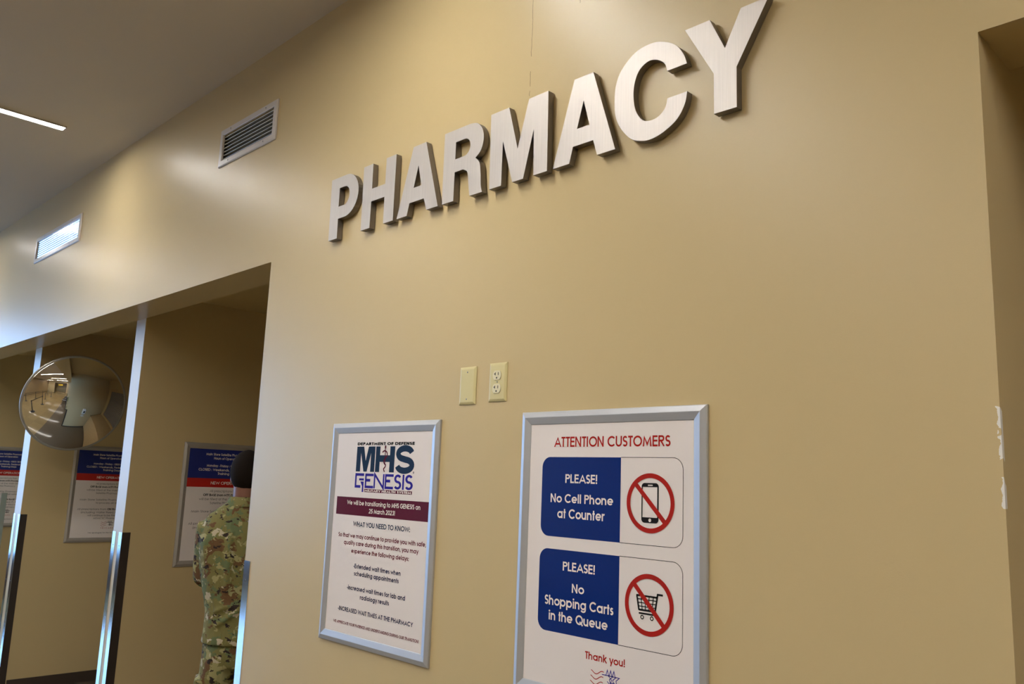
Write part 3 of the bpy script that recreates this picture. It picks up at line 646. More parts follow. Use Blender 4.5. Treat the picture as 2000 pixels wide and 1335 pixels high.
# cart symbol
def cart(P):
    h = 0.0018; S = lambda pts, hh=h: P.stroke('cart_symbol', BLACK, pts, hh, 0.0008)
    S([(-1.2622, 1.3516), (-1.2000, 1.3516)], 0.0021); S([(-1.1860, 1.3585), (-1.2008, 1.3585), (-1.2075, 1.3190)], 0.0023); S([(-1.2085, 1.3190), (-1.2545, 1.3190)], 0.0023); S([(-1.2608, 1.3520), (-1.2540, 1.3180)], 0.0022)
    for k in (1, 2, 3): z = 1.3516 - k * 0.0325 / 4; S([(-1.2605 + k * .0016, z), (-1.2020 - k * .0013, z)], 0.0011)
    for k in (1, 2, 3, 4): a = k / 5; S([(-1.2608 + a * 0.0600, 1.3516), (-1.2540 + a * 0.0468, 1.3190)], 0.0011)
    S([(-1.2545, 1.3113), (-1.2105, 1.3113)], 0.0020)
    for x in (-1.2446, -1.2168):
        P.shape('cart_symbol', BLACK, 0.0008, [arc(x, 1.3028, 0.0052, 0.0052, 0, 360, 22)[:-1], arc(x, 1.3028, 0.0028, 0.0028, 0, 360, 18)[:-1]])
cart(P)
for cz, cx0 in ((1.5681, -1.2250), (1.3324, -1.2258)):
    R, r = 0.0702, 0.0588
    P.shape('prohibition_ring#%d' % (cz > 1.5), RED, 0.0016, [arc(cx0, cz, R, R + .0006, 0, 360, 64)[:-1], arc(cx0, cz, r, r + .0006, 0, 360, 56)[:-1]])
    P.stroke('prohibition_ring#%d' % (cz > 1.5), RED, [(cx0 - 0.0432, cz + 0.0442), (cx0 + 0.0432, cz - 0.0442)], 0.0057, 0.0014)
# emblem of waves and stars
def emblem(P, x0, z0, k, red, blue, part, lift=0.0008):
    for i in range(3):
        pts = [(x0 + k * (0.0005 - i * 0.0012 + 0.040 * s / 12), z0 + k * (0.0275 - i * 0.0125 + 0.0042 * sin(2.1 + s / 12 * 6.6) + 0.0010 * s / 12)) for s in range(13)]
        P.stroke(part + '_waves', red, pts, 0.0009 * k, lift)
    for i in range(3):
        cx, cz = x0 + k * (0.0515 + i * 0.0100), z0 + k * 0.0200
        pts = []
        for q in range(10):
            a = pi / 2 + q * pi / 5; rr = (0.0185 if q % 2 == 0 else 0.0075) * k; pts.append((cx + rr * 0.95 * cos(a), cz + rr * sin(a)))
        if i < 2: pts = pts[7:] + pts[:4] if False else pts[5:] + pts[:3]
        P.stroke(part + '_stars', blue, pts, 0.0009 * k, lift + 0.0001, i == 2)
    P.text(part + '_lettering', red, 'T R I C A R E', x0 - 0.000 * k, x0 + k * 0.092, z0 - k * 0.0175, 0.0072 * k, 0.075, lift)
emblem(P, -1.3975, 1.1275, 1.0, RED, PURPLE, 'emblem')
P.done()

# -- transition notice
t, P = wall_poster('framed_notice', -2.6205, 1.0524, 'smaller looking silver framed notice with a maroon band, left of the blue panelled notice')
P.text('logo_lettering', BLACK, 'DEPARTMENT OF DEFENSE', -2.4635, -2.1460, 1.7124, 0.0098, 0.135)
zb, zt = 1.6233, 1.7083
P.shape('logo_lettering_navy', NAVY, 0.0005, [[(-2.4645, zt), (-2.4645, zb), (-2.4395, zb), (-2.4395, 1.6860), (-2.4190, zb), (-2.4010, zb), (-2.3805, 1.6860), (-2.3805, zb), (-2.3575, zb), (-2.3575, zt), (-2.3960, zt), (-2.4100, 1.6600), (-2.4235, zt)]])
P.shape('logo_lettering_navy', NAVY, 0.0005, [[(-2.3530, zt), (-2.3530, zb), (-2.3290, zb), (-2.3290, 1.6570), (-2.2740, 1.6570), (-2.2740, zb), (-2.2480, zb), (-2.2480, zt), (-2.2740, zt), (-2.2740, 1.6790), (-2.3290, 1.6790), (-2.3290, zt)]])
P.polys('logo_lettering_navy', NAVY, 0.0006, [[(-2.1930 + (x - 0.5) * 0.1060, 1.6205 + y * 0.0910) for x, y in q] for st in [[arc(0.5, 0.70, 0.34, 0.19, 12, 250, 18)[:-1] + arc(0.50, 0.295, 0.365, 0.195, 82, -170, 20)]] for q in stroke_quads(st[0], 0.112)])
P.polys('logo_staff', MAROON, 0.0010, [arc(-2.3005, 1.7060, 0.0042, 0.0062, 0, 360, 16)[:-1]])
P.stroke('logo_staff', MAROON, [(-2.3005, 1.702), (-2.3000, 1.664), (-2.2995, 1.648)], 0.0022, 0.0010)
P.stroke('logo_staff', MAROON, catmull([(-2.3160, 1.6885), (-2.3060, 1.6935), (-2.2930, 1.6900), (-2.2885, 1.6800), (-2.2960, 1.6705), (-2.3060, 1.6620), (-2.3035, 1.6530), (-2.2950, 1.6470), (-2.2975, 1.6400), (-2.3045, 1.6340), (-2.3010, 1.6275), (-2.2995, 1.6230)], 4, False), 0.0024, 0.0011)
P.text('logo_mark', DKTXT, 'o', -2.1475, -2.1405, 1.6215, 0.0085, 0.11)
# stylised word below
def Q(*pts, h=0.0040): P.stroke('logo_lettering_blue', PURPLE, list(pts), h, 0.0006)
gb, gt = 1.5690, 1.6172
Q((-2.4130, gt - .004), (-2.4605, gt - .004), (-2.4605, gb + .004), (-2.4310, gb + .004), h=0.0045); P.polys('logo_lettering_blue', PURPLE, 0.0006, [[(-2.4130, 1.6005), (-2.4410, 1.6005), (-2.4410, 1.5935), (-2.4130, 1.5935)], [(-2.4130, 1.5900), (-2.4330, 1.5900), (-2.4215, 1.5745), (-2.4215, 1.5550), (-2.4130, 1.5550)]])
Q((-2.3575, gt - .004), (-2.4020, gt - .004), (-2.4020, gb + .004), (-2.3575, gb + .004), h=0.0042); Q((-2.4020, 1.5950), (-2.3760, 1.5950), h=0.0046)
Q((-2.3515, gb), (-2.3515, gt - .002), (-2.3010, gb + .002), (-2.3010, gt), h=0.0040)
Q((-2.2470, gt - .004), (-2.2895, gt - .004), (-2.2895, gb + .004), (-2.2470, gb + .004), h=0.0042); Q((-2.2895, 1.5950), (-2.2640, 1.5950), h=0.0046)
for x0, x1 in ((-2.2430, -2.2040), (-2.1845, -2.1440)):
    P.text('logo_lettering_blue', PURPLE, 'S', x0, x1, gb, gt - gb, 0.080, 0.0006)
Q((-2.1945, gb), (-2.1945, gt), h=0.0046)
P.polys('logo_band', MAROON, 0.0004, [[(-2.4075, 1.5552), (-2.1462, 1.5552), (-2.1462, 1.5656), (-2.4075, 1.5656)]])
P.text('logo_band_lettering', WHITE, 'MILITARY HEALTH SYSTEM', -2.4045, -2.1505, 1.5568, 0.0073, 0.115)
P.polys('maroon_band', MAROON, 0.0004, [[(-2.5675, 1.4754), (-2.0425, 1.4754), (-2.0425, 1.5358), (-2.5675, 1.5358)]])
P.text('band_lettering', WHITE, 'We will be transitioning to MHS GENESIS on', -2.5030, -2.1000, 1.5103, 0.0150, 0.082)
P.text('band_lettering', WHITE, '25 March 2023!', -2.3740, -2.2285, 1.4862, 0.0150, 0.082)
P.text('heading_lettering', NAVY, 'WHAT YOU NEED TO KNOW:', -2.4585, -2.1452, 1.4393, 0.0162, 0.090)
for ln, a, b, z in (('So that we may continue to provide you with safe,', -2.5425, -2.0620, 1.4005), ('quality care during this transition, you may', -2.5060, -2.0965, 1.3768), ('experience the following delays:', -2.4585, -2.1430, 1.3512)):
    P.text('maroon_lettering', MARTXT, ln, a, b, z, 0.0142, 0.092)
for ln, a, b, z, c in (('-Extended wait times when', -2.4390, -2.1805, 1.3029, 0.0145), ('scheduling appointments', -2.4340, -2.1880, 1.2790, 0.0145), ('-increased wait times for lab and', -2.4690, -2.1505, 1.2310, 0.0145), ('radiology results', -2.3908, -2.2312, 1.2062, 0.0145), ('-INCREASED WAIT TIMES AT THE PHARMACY', -2.5145, -2.1040, 1.1584, 0.0140)):
    P.text('body_lettering', DKTXT, ln, a, b, z, c, 0.098)
P.text('footer_lettering', MARTXT, 'WE APPRECIATE YOUR PATIENCE AND UNDERSTANDING DURING OUR TRANSITION!', -2.5375, -2.0725, 1.1164, 0.0092, 0.092)
P.done()

# -- hours notices on the partition walls (built once, copied to the other booths)
Y0, Z0 = 0.5075, 1.0410
t = thing('framed_hours_notice', 'grey framed opening hours notice behind the person in camouflage', 'sign', (POSTS[0][1], Y0, Z0), 'opening hours notices on the booth partitions')
snap_frame(t, lambda u, v, n: (n, u, v), FRAME_TAN)
P = Prints(t, lambda y, z, l: (L0 + l, y - Y0, z - Z0))
ya, yb = Y0 + 0.0358, Y0 + FW - 0.0358; yc = (ya + yb) / 2 + 0.006
P.polys('navy_band', NAVYH, 0.0004, [[(ya, 1.5655), (yb, 1.5655), (yb, 1.7432), (ya, 1.7432)]])
P.polys('red_band', REDH, 0.0004, [[(ya, 1.5120), (yb, 1.5120), (yb, 1.5655), (ya, 1.5655)]])
def H(part, m, s, y, y1, z, cap, h):
    P.text(part, m, s, y, y1, z, cap, h)
for s, y, y1, z in (('Main Store Satellite Pharmacy', 0.6485, 0.9055, 1.7055), ('Hours of Operation', 0.7005, 0.8640, 1.6815), ('Monday - Friday : 0800-1800', 0.6580, 0.9000, 1.6362), ('CLOSED : Weekends, Federal', 0.6085, 0.8900, 1.6110), ('Training Days', 0.7325, 0.8620, 1.5888)):
    H('band_lettering', WHITE, s, y, y1, z, 0.0150, 0.075)
H('band_lettering', WHITE, 'NEW OPERATIONS', 0.6935, 0.9190, 1.5292, 0.0178, 0.075)
for s, y, y1, z in (('All prescriptions from', 0.6930, 0.8830, 1.4825), ('will be filled at the Main Store', 0.6290, 0.9190, 1.4335), ('Satellite Pharmacy', 0.7005, 0.8735, 1.4102), ('Main Store Satellite Pharmacy will', 0.5870, 0.9400, 1.3592), ('to process all refills', 0.7075, 0.8975, 1.3355), ('All prescriptions from', 0.5765, 0.7910, 1.2868),
                   ('(including Walter Reed, Ft. Belvoir)', 0.6055, 0.9650, 1.2625), ('will continue to be filled at', 0.6560, 0.9010, 1.2395), ('MGMCSC Pharmacy', 0.7020, 0.8920, 1.2168)):
    H('body_lettering', GREYTXT, s, y, y1, z, 0.0142, 0.054)
H('bold_lettering', BLACK, 'OFF BASE (non-MTF) Providers', 0.6530, 0.9160, 1.4580, 0.0148, 0.10)
P.text('bold_lettering#2', BLACK, 'ON BASE Providers', 0.7990, 0.9840, 1.2868, 0.0148, 0.10)
P.text('footer_lettering', GREYTXT, 'We apologize for the inconvenience', 0.6720, 0.9470, 1.1090, 0.0100, 0.06)
emblem(P, 0.7630, 1.1640, 1.05, RED, BLACK, 'emblem')
P.done()
dup(t, (POSTS[1][1], Y0 + 0.009, Z0 - 0.0075), 'grey framed opening hours notice just below the round convex mirror')
dup(t, (POSTS[2][1], Y0 - 0.217, Z0 - 0.012), 'grey framed opening hours notice cut by the left edge of the photo')

# ------------------------------------------------------------------ steel corner guards
def guard(cx, cy, sx, label, zt=1.245, wd=0.046):
    """L profile on a vertical edge: front flange runs along sx * x, side flange runs into the booth"""
    t = thing('corner_guard', label, 'corner guard', (cx, cy, 0.0), 'steel corner guards on the booth edges')
    k = 0.0016; e = 0.0003
    a, b = sorted((0 - sx * (k + e), sx * wd))
    MB().box(a, b, -k - e, -e, 0.001, zt).build('front_flange', STEEL, t)
    a, b = sorted((-sx * (k + e), -sx * e))
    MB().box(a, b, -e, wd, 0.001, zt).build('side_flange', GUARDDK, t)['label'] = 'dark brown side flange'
    for z in (zt - 0.075, zt - 0.475, zt - 0.875, 0.09):
        MB().lathe([(0, -k - e - 0.0016), (0.0022, -k - e - 0.0013), (0.0034, -k - e + 0.0002)], 'y', (sx * wd * 0.52, 0, z), 10).build('screw', STEELDK, t, True)
    return t
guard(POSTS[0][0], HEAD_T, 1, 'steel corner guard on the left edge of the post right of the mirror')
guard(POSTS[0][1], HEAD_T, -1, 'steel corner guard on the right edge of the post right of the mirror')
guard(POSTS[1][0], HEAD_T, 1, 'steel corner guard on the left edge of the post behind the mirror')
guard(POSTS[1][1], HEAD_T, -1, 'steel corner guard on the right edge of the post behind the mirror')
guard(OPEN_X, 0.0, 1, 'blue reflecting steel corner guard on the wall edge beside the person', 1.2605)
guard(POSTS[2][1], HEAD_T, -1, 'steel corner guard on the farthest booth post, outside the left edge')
# free-standing angle post at the far left
t = thing('steel_angle_post', 'steel angle post at the left edge in front of the farthest hours notice', 'post', (-8.6, 0.450, 0))
MB().box(-0.046, 0.0, 0.0, 0.002, 0.006, 1.354).box(-0.002, 0.0, 0.002, 0.046, 0.006, 1.354).build('angle', STEEL, t)
MB().box(-0.07, 0.02, -0.02, 0.07, 0.0005, 0.006).build('base_plate', STEEL, t)

# ------------------------------------------------------------------ convex mirror
def convex_mirror():
    az, el = radians(-3.0), radians(-15.0)
    n = Vector((cos(el) * cos(az), cos(el) * sin(az), sin(el)))
    c = Vector((-6.512, 0.314, 2.0530))
    t = thing('convex_mirror', 'round convex safety mirror hanging at the edge of the second booth', 'mirror', c)
    t.rotation_mode = 'QUATERNION'; t.rotation_quaternion = n.to_track_quat('Z', 'Y')
    a, h = 0.342, 0.103; R = (a * a + h * h) / (2 * h); am = math.asin(a / R); m = 26
    prof = [(R * sin(am * (1 - k / m)), R * cos(am * (1 - k / m)) - R + h) for k in range(m + 1)]
    MB().lathe(prof, 'z', n=72).build('mirror_face', MIRROR, t, True)
    MB().lathe([(a - 0.002, -0.014), (a + 0.004, -0.012), (a + 0.006, 0.0), (a + 0.004, 0.005), (a - 0.003, 0.006)], 'z', n=72).build('rim', RIM, t, True)
    MB().lathe([(0.0, -0.030), (a * 0.5, -0.028), (a, -0.014), (a, -0.012), (0, -0.0120)], 'z', n=48).build('back_shell', BLACKP, t, True)
    q = t.rotation_quaternion.inverted(); A = q @ (Vector((POSTS[1][1] + 0.001, 0.36, 2.20)) - c); Bp = Vector((0, 0.02, -0.03))
    MB().tube([Bp, (Bp + A) * 0.5, A], [0.012, 0.012, 0.012], 12).build('bracket', STEELDK, t, True)
    return t
convex_mirror()

# ------------------------------------------------------------------ person in camouflage uniform
def remeshed(mb, name, voxel, smooth_it=4, factor=0.5):
    me = mb.mesh(name, SKIN); o = bpy.data.objects.new(name, me); COL.objects.link(o)
    r = o.modifiers.new('r', 'REMESH'); r.mode = 'VOXEL'; r.voxel_size = voxel; r.use_smooth_shade = True
    s = o.modifiers.new('s', 'SMOOTH'); s.iterations = smooth_it; s.factor = factor
    dg = bpy.context.evaluated_depsgraph_get(); out = bpy.data.meshes.new_from_object(o.evaluated_get(dg))
    bpy.data.objects.remove(o); out.materials.clear()
    for p in out.polygons: p.use_smooth = True
    return out

def finger(mb, base, d, curl, L, r, up):
    """three bent segments from base along d, curling toward -up"""
    d = Vector(d).normalized(); up = Vector(up).normalized(); pts = [Vector(base)]; a = 0
    for k, f in enumerate((0.45, 0.32, 0.23)):
        a += curl * (0.7 if k == 0 else 1.0)
        pts.append(pts[-1] + (d * cos(a) - up * sin(a)) * L * f)
    mb.tube(pts, [r, r * 0.95, r * 0.86, r * 0.66], 10)

def oval(z, rx, ry, cx=0, cy=0, n=28, e=2.3):
    out = []
    for i in range(n):
        a = 2 * pi * i / n; c, s = cos(a), sin(a)
        out.append((cx + rx * abs(c) ** (2 / e) * (1 if c >= 0 else -1), cy + ry * abs(s) ** (2 / e) * (1 if s >= 0 else -1), z))
    return out

def make_body_mesh():
    mb = MB()
    # head
    mb.ellipsoid((0, -0.012, 1.606), (0.071, 0.092, 0.096)); mb.ellipsoid((0, 0.022, 1.560), (0.060, 0.066, 0.075)); mb.ellipsoid((0, 0.060, 1.512), (0.030, 0.026, 0.024))
    mb.tube([(0, 0.078, 1.612), (0, 0.094, 1.585), (0, 0.102, 1.572)], [0.009, 0.013, 0.015], 10); mb.ellipsoid((0, 0.082, 1.541), (0.024, 0.010, 0.007)); mb.ellipsoid((0, 0.081, 1.531), (0.022, 0.010, 0.007))
    mb.ellipsoid((0, 0.070, 1.622), (0.050, 0.016, 0.010))
    for s in (-1, 1):
        mb.ellipsoid((s * 0.067, 0.006, 1.580), (0.008, 0.018, 0.031)); mb.ellipsoid((s * 0.040, 0.052, 1.572), (0.022, 0.020, 0.018))
    mb.tube([(0, -0.020, 1.575), (0, -0.022, 1.50), (0, -0.018, 1.44), (0, -0.012, 1.40)], [(0.056, 0.060), (0.055, 0.058), (0.062, 0.062), (0.085, 0.075)], 20)
    # trunk
    mb.loft([oval(0.78, 0.140, 0.100), oval(0.90, 0.140, 0.100), oval(1.03, 0.128, 0.090), oval(1.18, 0.148, 0.098), oval(1.30, 0.155, 0.098), oval(1.37, 0.125, 0.080), oval(1.43, 0.070, 0.060)])
    for s in (-1, 1):
        sh, el, wr = Vector((s * 0.140, -0.005, 1.335)), Vector((s * 0.160, 0.075, 1.105)), Vector((s * 0.098, 0.290, 1.150))
        mb.tube([sh, sh * 0.55 + el * 0.45, el], [0.046, 0.044, 0.038], 16); mb.tube([el, el * 0.6 + wr * 0.4, wr], [0.040, 0.038, 0.027], 16)
        d = (wr - el).normalized(); up = Vector((s * 0.2, -0.25, 1)).normalized(); sd = d.cross(up).normalized(); up = sd.cross(d)
        pm = wr + d * 0.050
        mb.tube([wr - d * .01, wr + d * 0.03, wr + d * 0.085], [(0.024, 0.020), (0.036, 0.017), (0.041, 0.014)], 14) if False else mb.loft([[tuple(wr + d * t + sd * (w_ * cos(2 * pi * i / 14)) + up * (h_ * sin(2 * pi * i / 14))) for i in range(14)] for t, w_, h_ in ((-0.01, 0.026, 0.021), (0.025, 0.036, 0.018), (0.060, 0.042, 0.016), (0.090, 0.041, 0.013))])
        for k, L_, c_ in ((-1.5, 0.060, 0.62), (-0.5, 0.074, 0.52), (0.5, 0.080, 0.50), (1.5, 0.072, 0.48)):
            finger(mb, wr + d * 0.084 + sd * (k * 0.0205), d + sd * (k * 0.04), c_, L_, 0.0088, up)
        finger(mb, wr + d * 0.030 + sd * (s * -0.034), d * 0.75 + sd * (s * -0.75), 0.35, 0.062, 0.0105, up)
        mb.tube([(s * 0.090, 0, 0.86), (s * 0.098, 0.008, 0.66), (s * 0.100, 0.012, 0.47), (s * 0.102, -0.008, 0.32), (s * 0.104, -0.012, 0.09)], [0.074, 0.070, 0.055, 0.056, 0.040], 18)
        mb.tube([(s * 0.104, -0.045, 0.050), (s * 0.108, 0.05, 0.045), (s * 0.118, 0.155, 0.030)], [(0.034, 0.040), (0.040, 0.034), (0.030, 0.020)], 14)
    return remeshed(mb, 'body', 0.0055, 3)

def make_jacket_mesh():
    mb = MB()
    mb.loft([oval(0.838, 0.180, 0.142, 0, -0.004), oval(0.86, 0.179, 0.142, 0, -0.004), oval(0.91, 0.168, 0.134, 0, -0.004), oval(0.98, 0.160, 0.128, 0, -0.004), oval(1.08, 0.170, 0.130, 0, -0.006), oval(1.20, 0.184, 0.135, 0, -0.008), oval(1.30, 0.187, 0.135, 0, -0.010), oval(1.355, 0.180, 0.122, 0, -0.010), oval(1.410, 0.160, 0.102, 0, -0.010), oval(1.445, 0.110, 0.084, 0, -0.012), oval(1.465, 0.076, 0.074, 0, -0.014)])
    for s in (-1, 1):
        sh, el, wr = Vector((s * 0.136, -0.008, 1.366)), Vector((s * 0.154, 0.072, 1.130)), Vector((s * 0.110, 0.260, 1.148))
        mb.tube([sh, sh * 0.5 + el * 0.5, el + Vector((0, 0, -0.02))], [0.068, 0.062, 0.058], 18); mb.tube([el + Vector((0, -0.025, -0.005)), el * 0.6 + wr * 0.4, wr], [0.060, 0.056, 0.048], 18)
    # folds: rib ridges lying on the back
    mb.tube([(-0.115, -0.118, 0.925), (-0.05, -0.134, 0.97), (0.04, -0.136, 1.04), (0.11, -0.118, 1.10)], [0.006, 0.011, 0.011, 0.006], 10)
    mb.tube([(-0.045, -0.144, 1.34), (-0.055, -0.146, 1.22), (-0.060, -0.136, 1.08)], [0.006, 0.012, 0.006], 10)
    mb.tube([(-0.120, -0.110, 0.985), (-0.07, -0.130, 1.01), (0.02, -0.134, 1.02)], [0.005, 0.009, 0.005], 10)
    mb.tube([(0.04, -0.142, 1.33), (0.09, -0.135, 1.25), (0.13, -0.105, 1.18)], [0.006, 0.012, 0.006], 10)
    me = remeshed(mb, 'jacket', 0.0085, 3)
    for v in me.vertices:
        p = v.co; n = v.normal; f = mnoise.noise(Vector((p.x * 9, p.y * 9, p.z * 5.5))) * 0.008 + mnoise.noise(Vector((p.x * 22 + p.z * 10, p.y * 22, p.z * 12))) * 0.0035
        v.co = p + n * f
    return me

def make_trousers_mesh():
    mb = MB()
    mb.loft([oval(0.74, 0.160, 0.122), oval(0.82, 0.164, 0.126), oval(0.92, 0.154, 0.116), oval(1.00, 0.142, 0.106)])
    for s in (-1, 1):
        mb.tube([(s * 0.086, 0.0, 0.83), (s * 0.094, 0.006, 0.66), (s * 0.102, 0.010, 0.47), (s * 0.104, -0.006, 0.30), (s * 0.105, -0.008, 0.20)], [(0.084, 0.115), (0.086, 0.104), (0.078, 0.082), (0.080, 0.084), (0.072, 0.078)], 20)
        mb.box(*sorted((s * 0.150, s * 0.192)), -0.070, 0.080, 0.50, 0.69)
    me = remeshed(mb, 'trousers', 0.0085, 4)
    for v in me.vertices:
        p = v.co; v.co = p + v.normal * (mnoise.noise(Vector((p.x * 10, p.y * 10, p.z * 7))) * 0.008)
    return me

def make_hair_mesh():
    """short cropped hair: full on the crown and back, tapering to nothing at the nape and above the ears"""
    mb = MB(); n, m = 44, 24; rings = []
    for k in range(m + 1):
        f = k / m; ring = []
        for i in range(n):
            ph = 2 * pi * i / n; sn = sin(ph); side = abs(cos(ph))
            # polar angle of the hairline: low at the back, above the ears at the sides, high at the forehead
            tmax = radians(58) if sn > 0.55 else radians(58) + (radians(141) - radians(58)) * min(1, (0.55 - sn) / 1.0) ** 0.75
            t = radians(1.5) + (tmax - radians(1.5)) * f
            th = 0.0065 * (1 - f ** 3) + 0.0035
            j = 0.0018 * mnoise.noise(Vector((cos(ph) * 6, sn * 6, t * 6)))
            ring.append(((0.071 + th + j) * sin(t) * cos(ph), -0.012 + (0.092 + th + j) * sin(t) * sn, 1.606 + (0.096 + th + j) * cos(t)))
        rings.append(ring)
    mb.loft(rings, True); return mb.mesh('hair', HAIR)

PA = radians(62.8)
t = thing('person', 'person in a camouflage uniform seen from behind, standing beside the wall edge', 'person', (-3.752, 0.262, 0), None, (0, 0, PA))
bm_ = make_body_mesh(); bm_.materials.append(SKIN); link('body', bm_, t)
hm = make_hair_mesh(); link('hair', hm, t, True)
jm = make_jacket_mesh(); jm.materials.append(CAMO); jk = link('jacket', jm, t)
cl = MB()
rg = lambda z, rx, ry: oval(z, rx, ry, 0, -0.016, 28, 2.0)
cl.loft([rg(1.452, 0.088, 0.086), rg(1.470, 0.078, 0.077), rg(1.492, 0.071, 0.070), rg(1.494, 0.066, 0.065), rg(1.455, 0.072, 0.070)], False); cl.build('collar', CAMO, jk, True)
tm = make_trousers_mesh(); tm.materials.append(CAMO); link('trousers', tm, t)
for s in (-1, 1):
    b = MB(); x = s * 0.105
    b.loft([oval(z, rx, ry, x, cy, 20) for z, rx, ry, cy in ((0.024, 0.048, 0.125, 0.035), (0.06, 0.050, 0.122, 0.034), (0.085, 0.049, 0.100, 0.020), (0.12, 0.050, 0.072, -0.006), (0.20, 0.054, 0.062, -0.010), (0.26, 0.058, 0.064, -0.010))])
    bo = b.build('boot', BOOT, t, True)
    MB().loft([oval(z, rx, ry, x, 0.035, 20) for z, rx, ry in ((0.001, 0.049, 0.128), (0.026, 0.050, 0.130))]).build('sole', BLACKP, bo)
    e = MB().ellipsoid((s * 0.031, 0.072, 1.604), (0.011, 0.008, 0.009), 12, 8).build('eye', EYEW, t, True)
person = t
# the weight rests on the right leg: hips and legs sit a little to the right of the shoulders
for ch in kids(person):
    for o in [ch] + kids(ch):
        for v in o.data.vertices: v.co.x += 0.042 * max(0.0, min(1.0, (1.27 - v.co.z) / 0.45))

# ------------------------------------------------------------------ booths: counters, shutters, sanitizer (seen in the mirror)
BOOTHS = [(POSTS[0][1], OPEN_X), (POSTS[1][1], POSTS[0][0]), (POSTS[2][1], POSTS[1][0])]
where = ('in the booth with the person', 'in the middle booth, seen in the mirror', 'in the farthest booth')
for (a, b), wtxt in zip(BOOTHS, where):
    g = 0.010; cx = (a + b) / 2; hw = (b - a) / 2 - g
    t = thing('booth_counter', 'beige laminate service counter ' + wtxt, 'counter', (cx, 1.72, 0), 'booth counters')
    MB().box(-hw, hw, -0.42, 0.26, 0.92, 0.96).build('worktop', LAMINATE, t, bevel=0.004)
    MB().box(-hw, hw, -0.38, 0.26, 0.09, 0.919).build('front_panel', LAMINATE, t); MB().box(-hw, hw, -0.32, 0.26, 0.002, 0.089).build('kick_board', BASEB, t)
    t = thing('roller_shutter', 'closed grey roller shutter above the counter ' + wtxt, 'shutter', (cx, BACK_Y, 1.05), 'booth shutters')
    mb = MB(); w2 = 0.72
    mb.box(-w2 - 0.05, -w2, -0.035, -0.001, 0, 1.10).box(w2, w2 + 0.05, -0.035, -0.001, 0, 1.10).box(-w2 - 0.05, w2 + 0.05, -0.06, -0.001, 1.10, 1.22).box(-w2 - 0.05, w2 + 0.05, -0.05, -0.001, -0.05, 0); mb.build('shutter_frame', LAMINATE, t)
    mb = MB()
    for i in range(22): z = 0.05 * i; mb.loft([[(x, y, z + dz) for y, dz in ((-0.012, 0.002), (-0.022, 0.012), (-0.022, 0.038), (-0.012, 0.048), (-0.010, 0.048), (-0.010, 0.002))] for x in (-w2, w2)])
    mb.build('slats', SHUTTER, t)
t = thing('hand_sanitizer_dispenser', 'white hand sanitizer dispenser on the booth partition, seen in the mirror', 'dispenser', (POSTS[0][0], 0.88, 1.20))
MB().loft([[(-d, -w_, z), (-d, w_, z), (-0.001, w_ , z), (-0.001, -w_, z)] for z, d, w_ in ((-0.11, 0.07, 0.055), (-0.02, 0.10, 0.060), (0.10, 0.095, 0.060), (0.14, 0.06, 0.055))]).build('housing', WHITEP, t, bevel=0.008)
MB().box(-0.101, -0.098, -0.03, 0.03, -0.01, 0.07).build('window', BLACKP, t); MB().box(-0.105, -0.001, -0.06, 0.06, -0.20, -0.19).build('drip_tray', WHITEP, t)

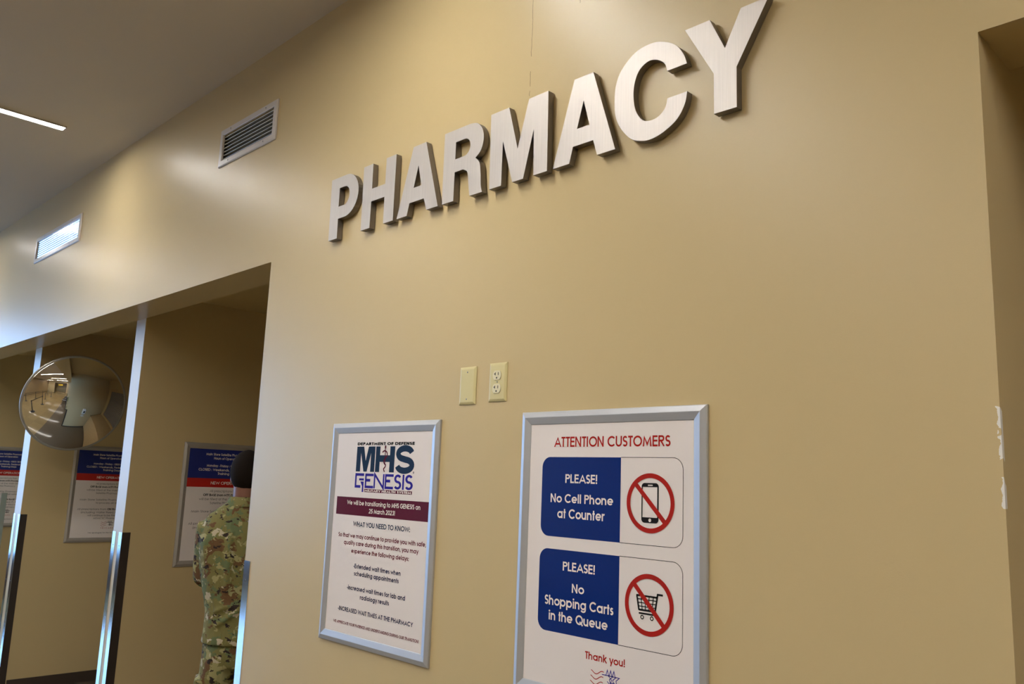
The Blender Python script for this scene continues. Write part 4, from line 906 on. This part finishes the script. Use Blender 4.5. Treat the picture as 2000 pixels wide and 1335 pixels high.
# ------------------------------------------------------------------ queue stanchions, chairs, sign (seen in the mirror)
def stanchion(label, loc, to, first):
    t = thing('queue_stanchion', label, 'stanchion', loc, 'belt stanchions in the hall')
    MB().lathe([(0, 0.001), (0.175, 0.001), (0.175, 0.012), (0.15, 0.024), (0.04, 0.034), (0.0, 0.034)], n=32).build('base', BLACKP, t, True)
    MB().lathe([(0, 0.034), (0.030, 0.034), (0.030, 0.90), (0.0, 0.90)], n=20).build('pole', BLACKP, t, True)
    MB().lathe([(0, 0.90), (0.034, 0.90), (0.034, 0.985), (0.026, 1.0), (0, 1.002)], n=20).build('belt_head', BLACKP, t, True)
    if to:
        d = Vector((to[0] - loc[0], to[1] - loc[1], 0)); l = d.length; d.normalize(); n = Vector((-d.y, d.x, 0)) * 0.001; a, b = d * 0.034, d * (l - 0.034)
        pts = []
        mb = MB(); mb.loft([[tuple(p + n + Vector((0, 0, z))) for z in (0.925, 0.972)] + [tuple(p - n + Vector((0, 0, z))) for z in (0.972, 0.925)] for p in (a, b)]); mb.build('belt', BLACKP, t)
    return t
SP = [(-4.7, -2.0), (-3.1, -2.2), (-1.4, -2.9), (0.4, -2.9), (-3.6, -4.2), (-1.9, -4.2), (-0.2, -4.2), (1.6, -4.2)]
for i, p in enumerate(SP):
    row = 'front' if i < 4 else 'rear'; nxt = SP[i + 1] if i not in (3, 7) and i != 1 and i != 2 else None
    stanchion('black belt stanchion in the %s queue row, %s from the mirror' % (row, ('first', 'second', 'third', 'fourth')[i % 4]), (p[0], p[1], 0), nxt, i == 0)
def chair(loc, rz, label):
    t = thing('waiting_chair', label, 'chair', loc, 'waiting chairs along the pharmacy wall', (0, 0, rz))
    MB().box(-0.25, 0.25, -0.25, 0.22, 0.41, 0.47).build('seat', BLACKP, t, bevel=0.02); MB().box(-0.25, 0.25, 0.20, 0.25, 0.50, 0.86).build('backrest', BLACKP, t, bevel=0.02)
    for sx in (-0.22, 0.22):
        MB().tube([(sx, -0.22, 0.002), (sx, -0.22, 0.42)], [0.012, 0.012]).build('leg', STEELDK, t); MB().tube([(sx, 0.225, 0.002), (sx, 0.225, 0.86)], [0.012, 0.012]).build('leg', STEELDK, t)
    return t
c0 = chair((-1.75, -0.32, 0), 0, 'black waiting chair by the pharmacy wall, nearest the booths')
for k, lb in ((1, 'second'), (2, 'third'), (3, 'fourth')): dup(c0, (-1.75 + 0.62 * k, -0.32, 0), 'black waiting chair by the pharmacy wall, %s from the booths' % lb)
t = thing('hanging_sign', 'yellow sign over the brown framed doorway at the far end of the hall', 'sign', (HX1 - 0.05, (DY0 + DY1) / 2, 2.40))
MB().box(-0.02, 0.02, -0.60, 0.60, -0.20, 0.20).build('sign_panel', YELLOW, t, bevel=0.01)
for y in (-0.3, 0.3): MB().tube([(0, y, 0.20), (0, y, 0.45)], [0.006, 0.006], 8).build('hanger_rod', STEELDK, t)
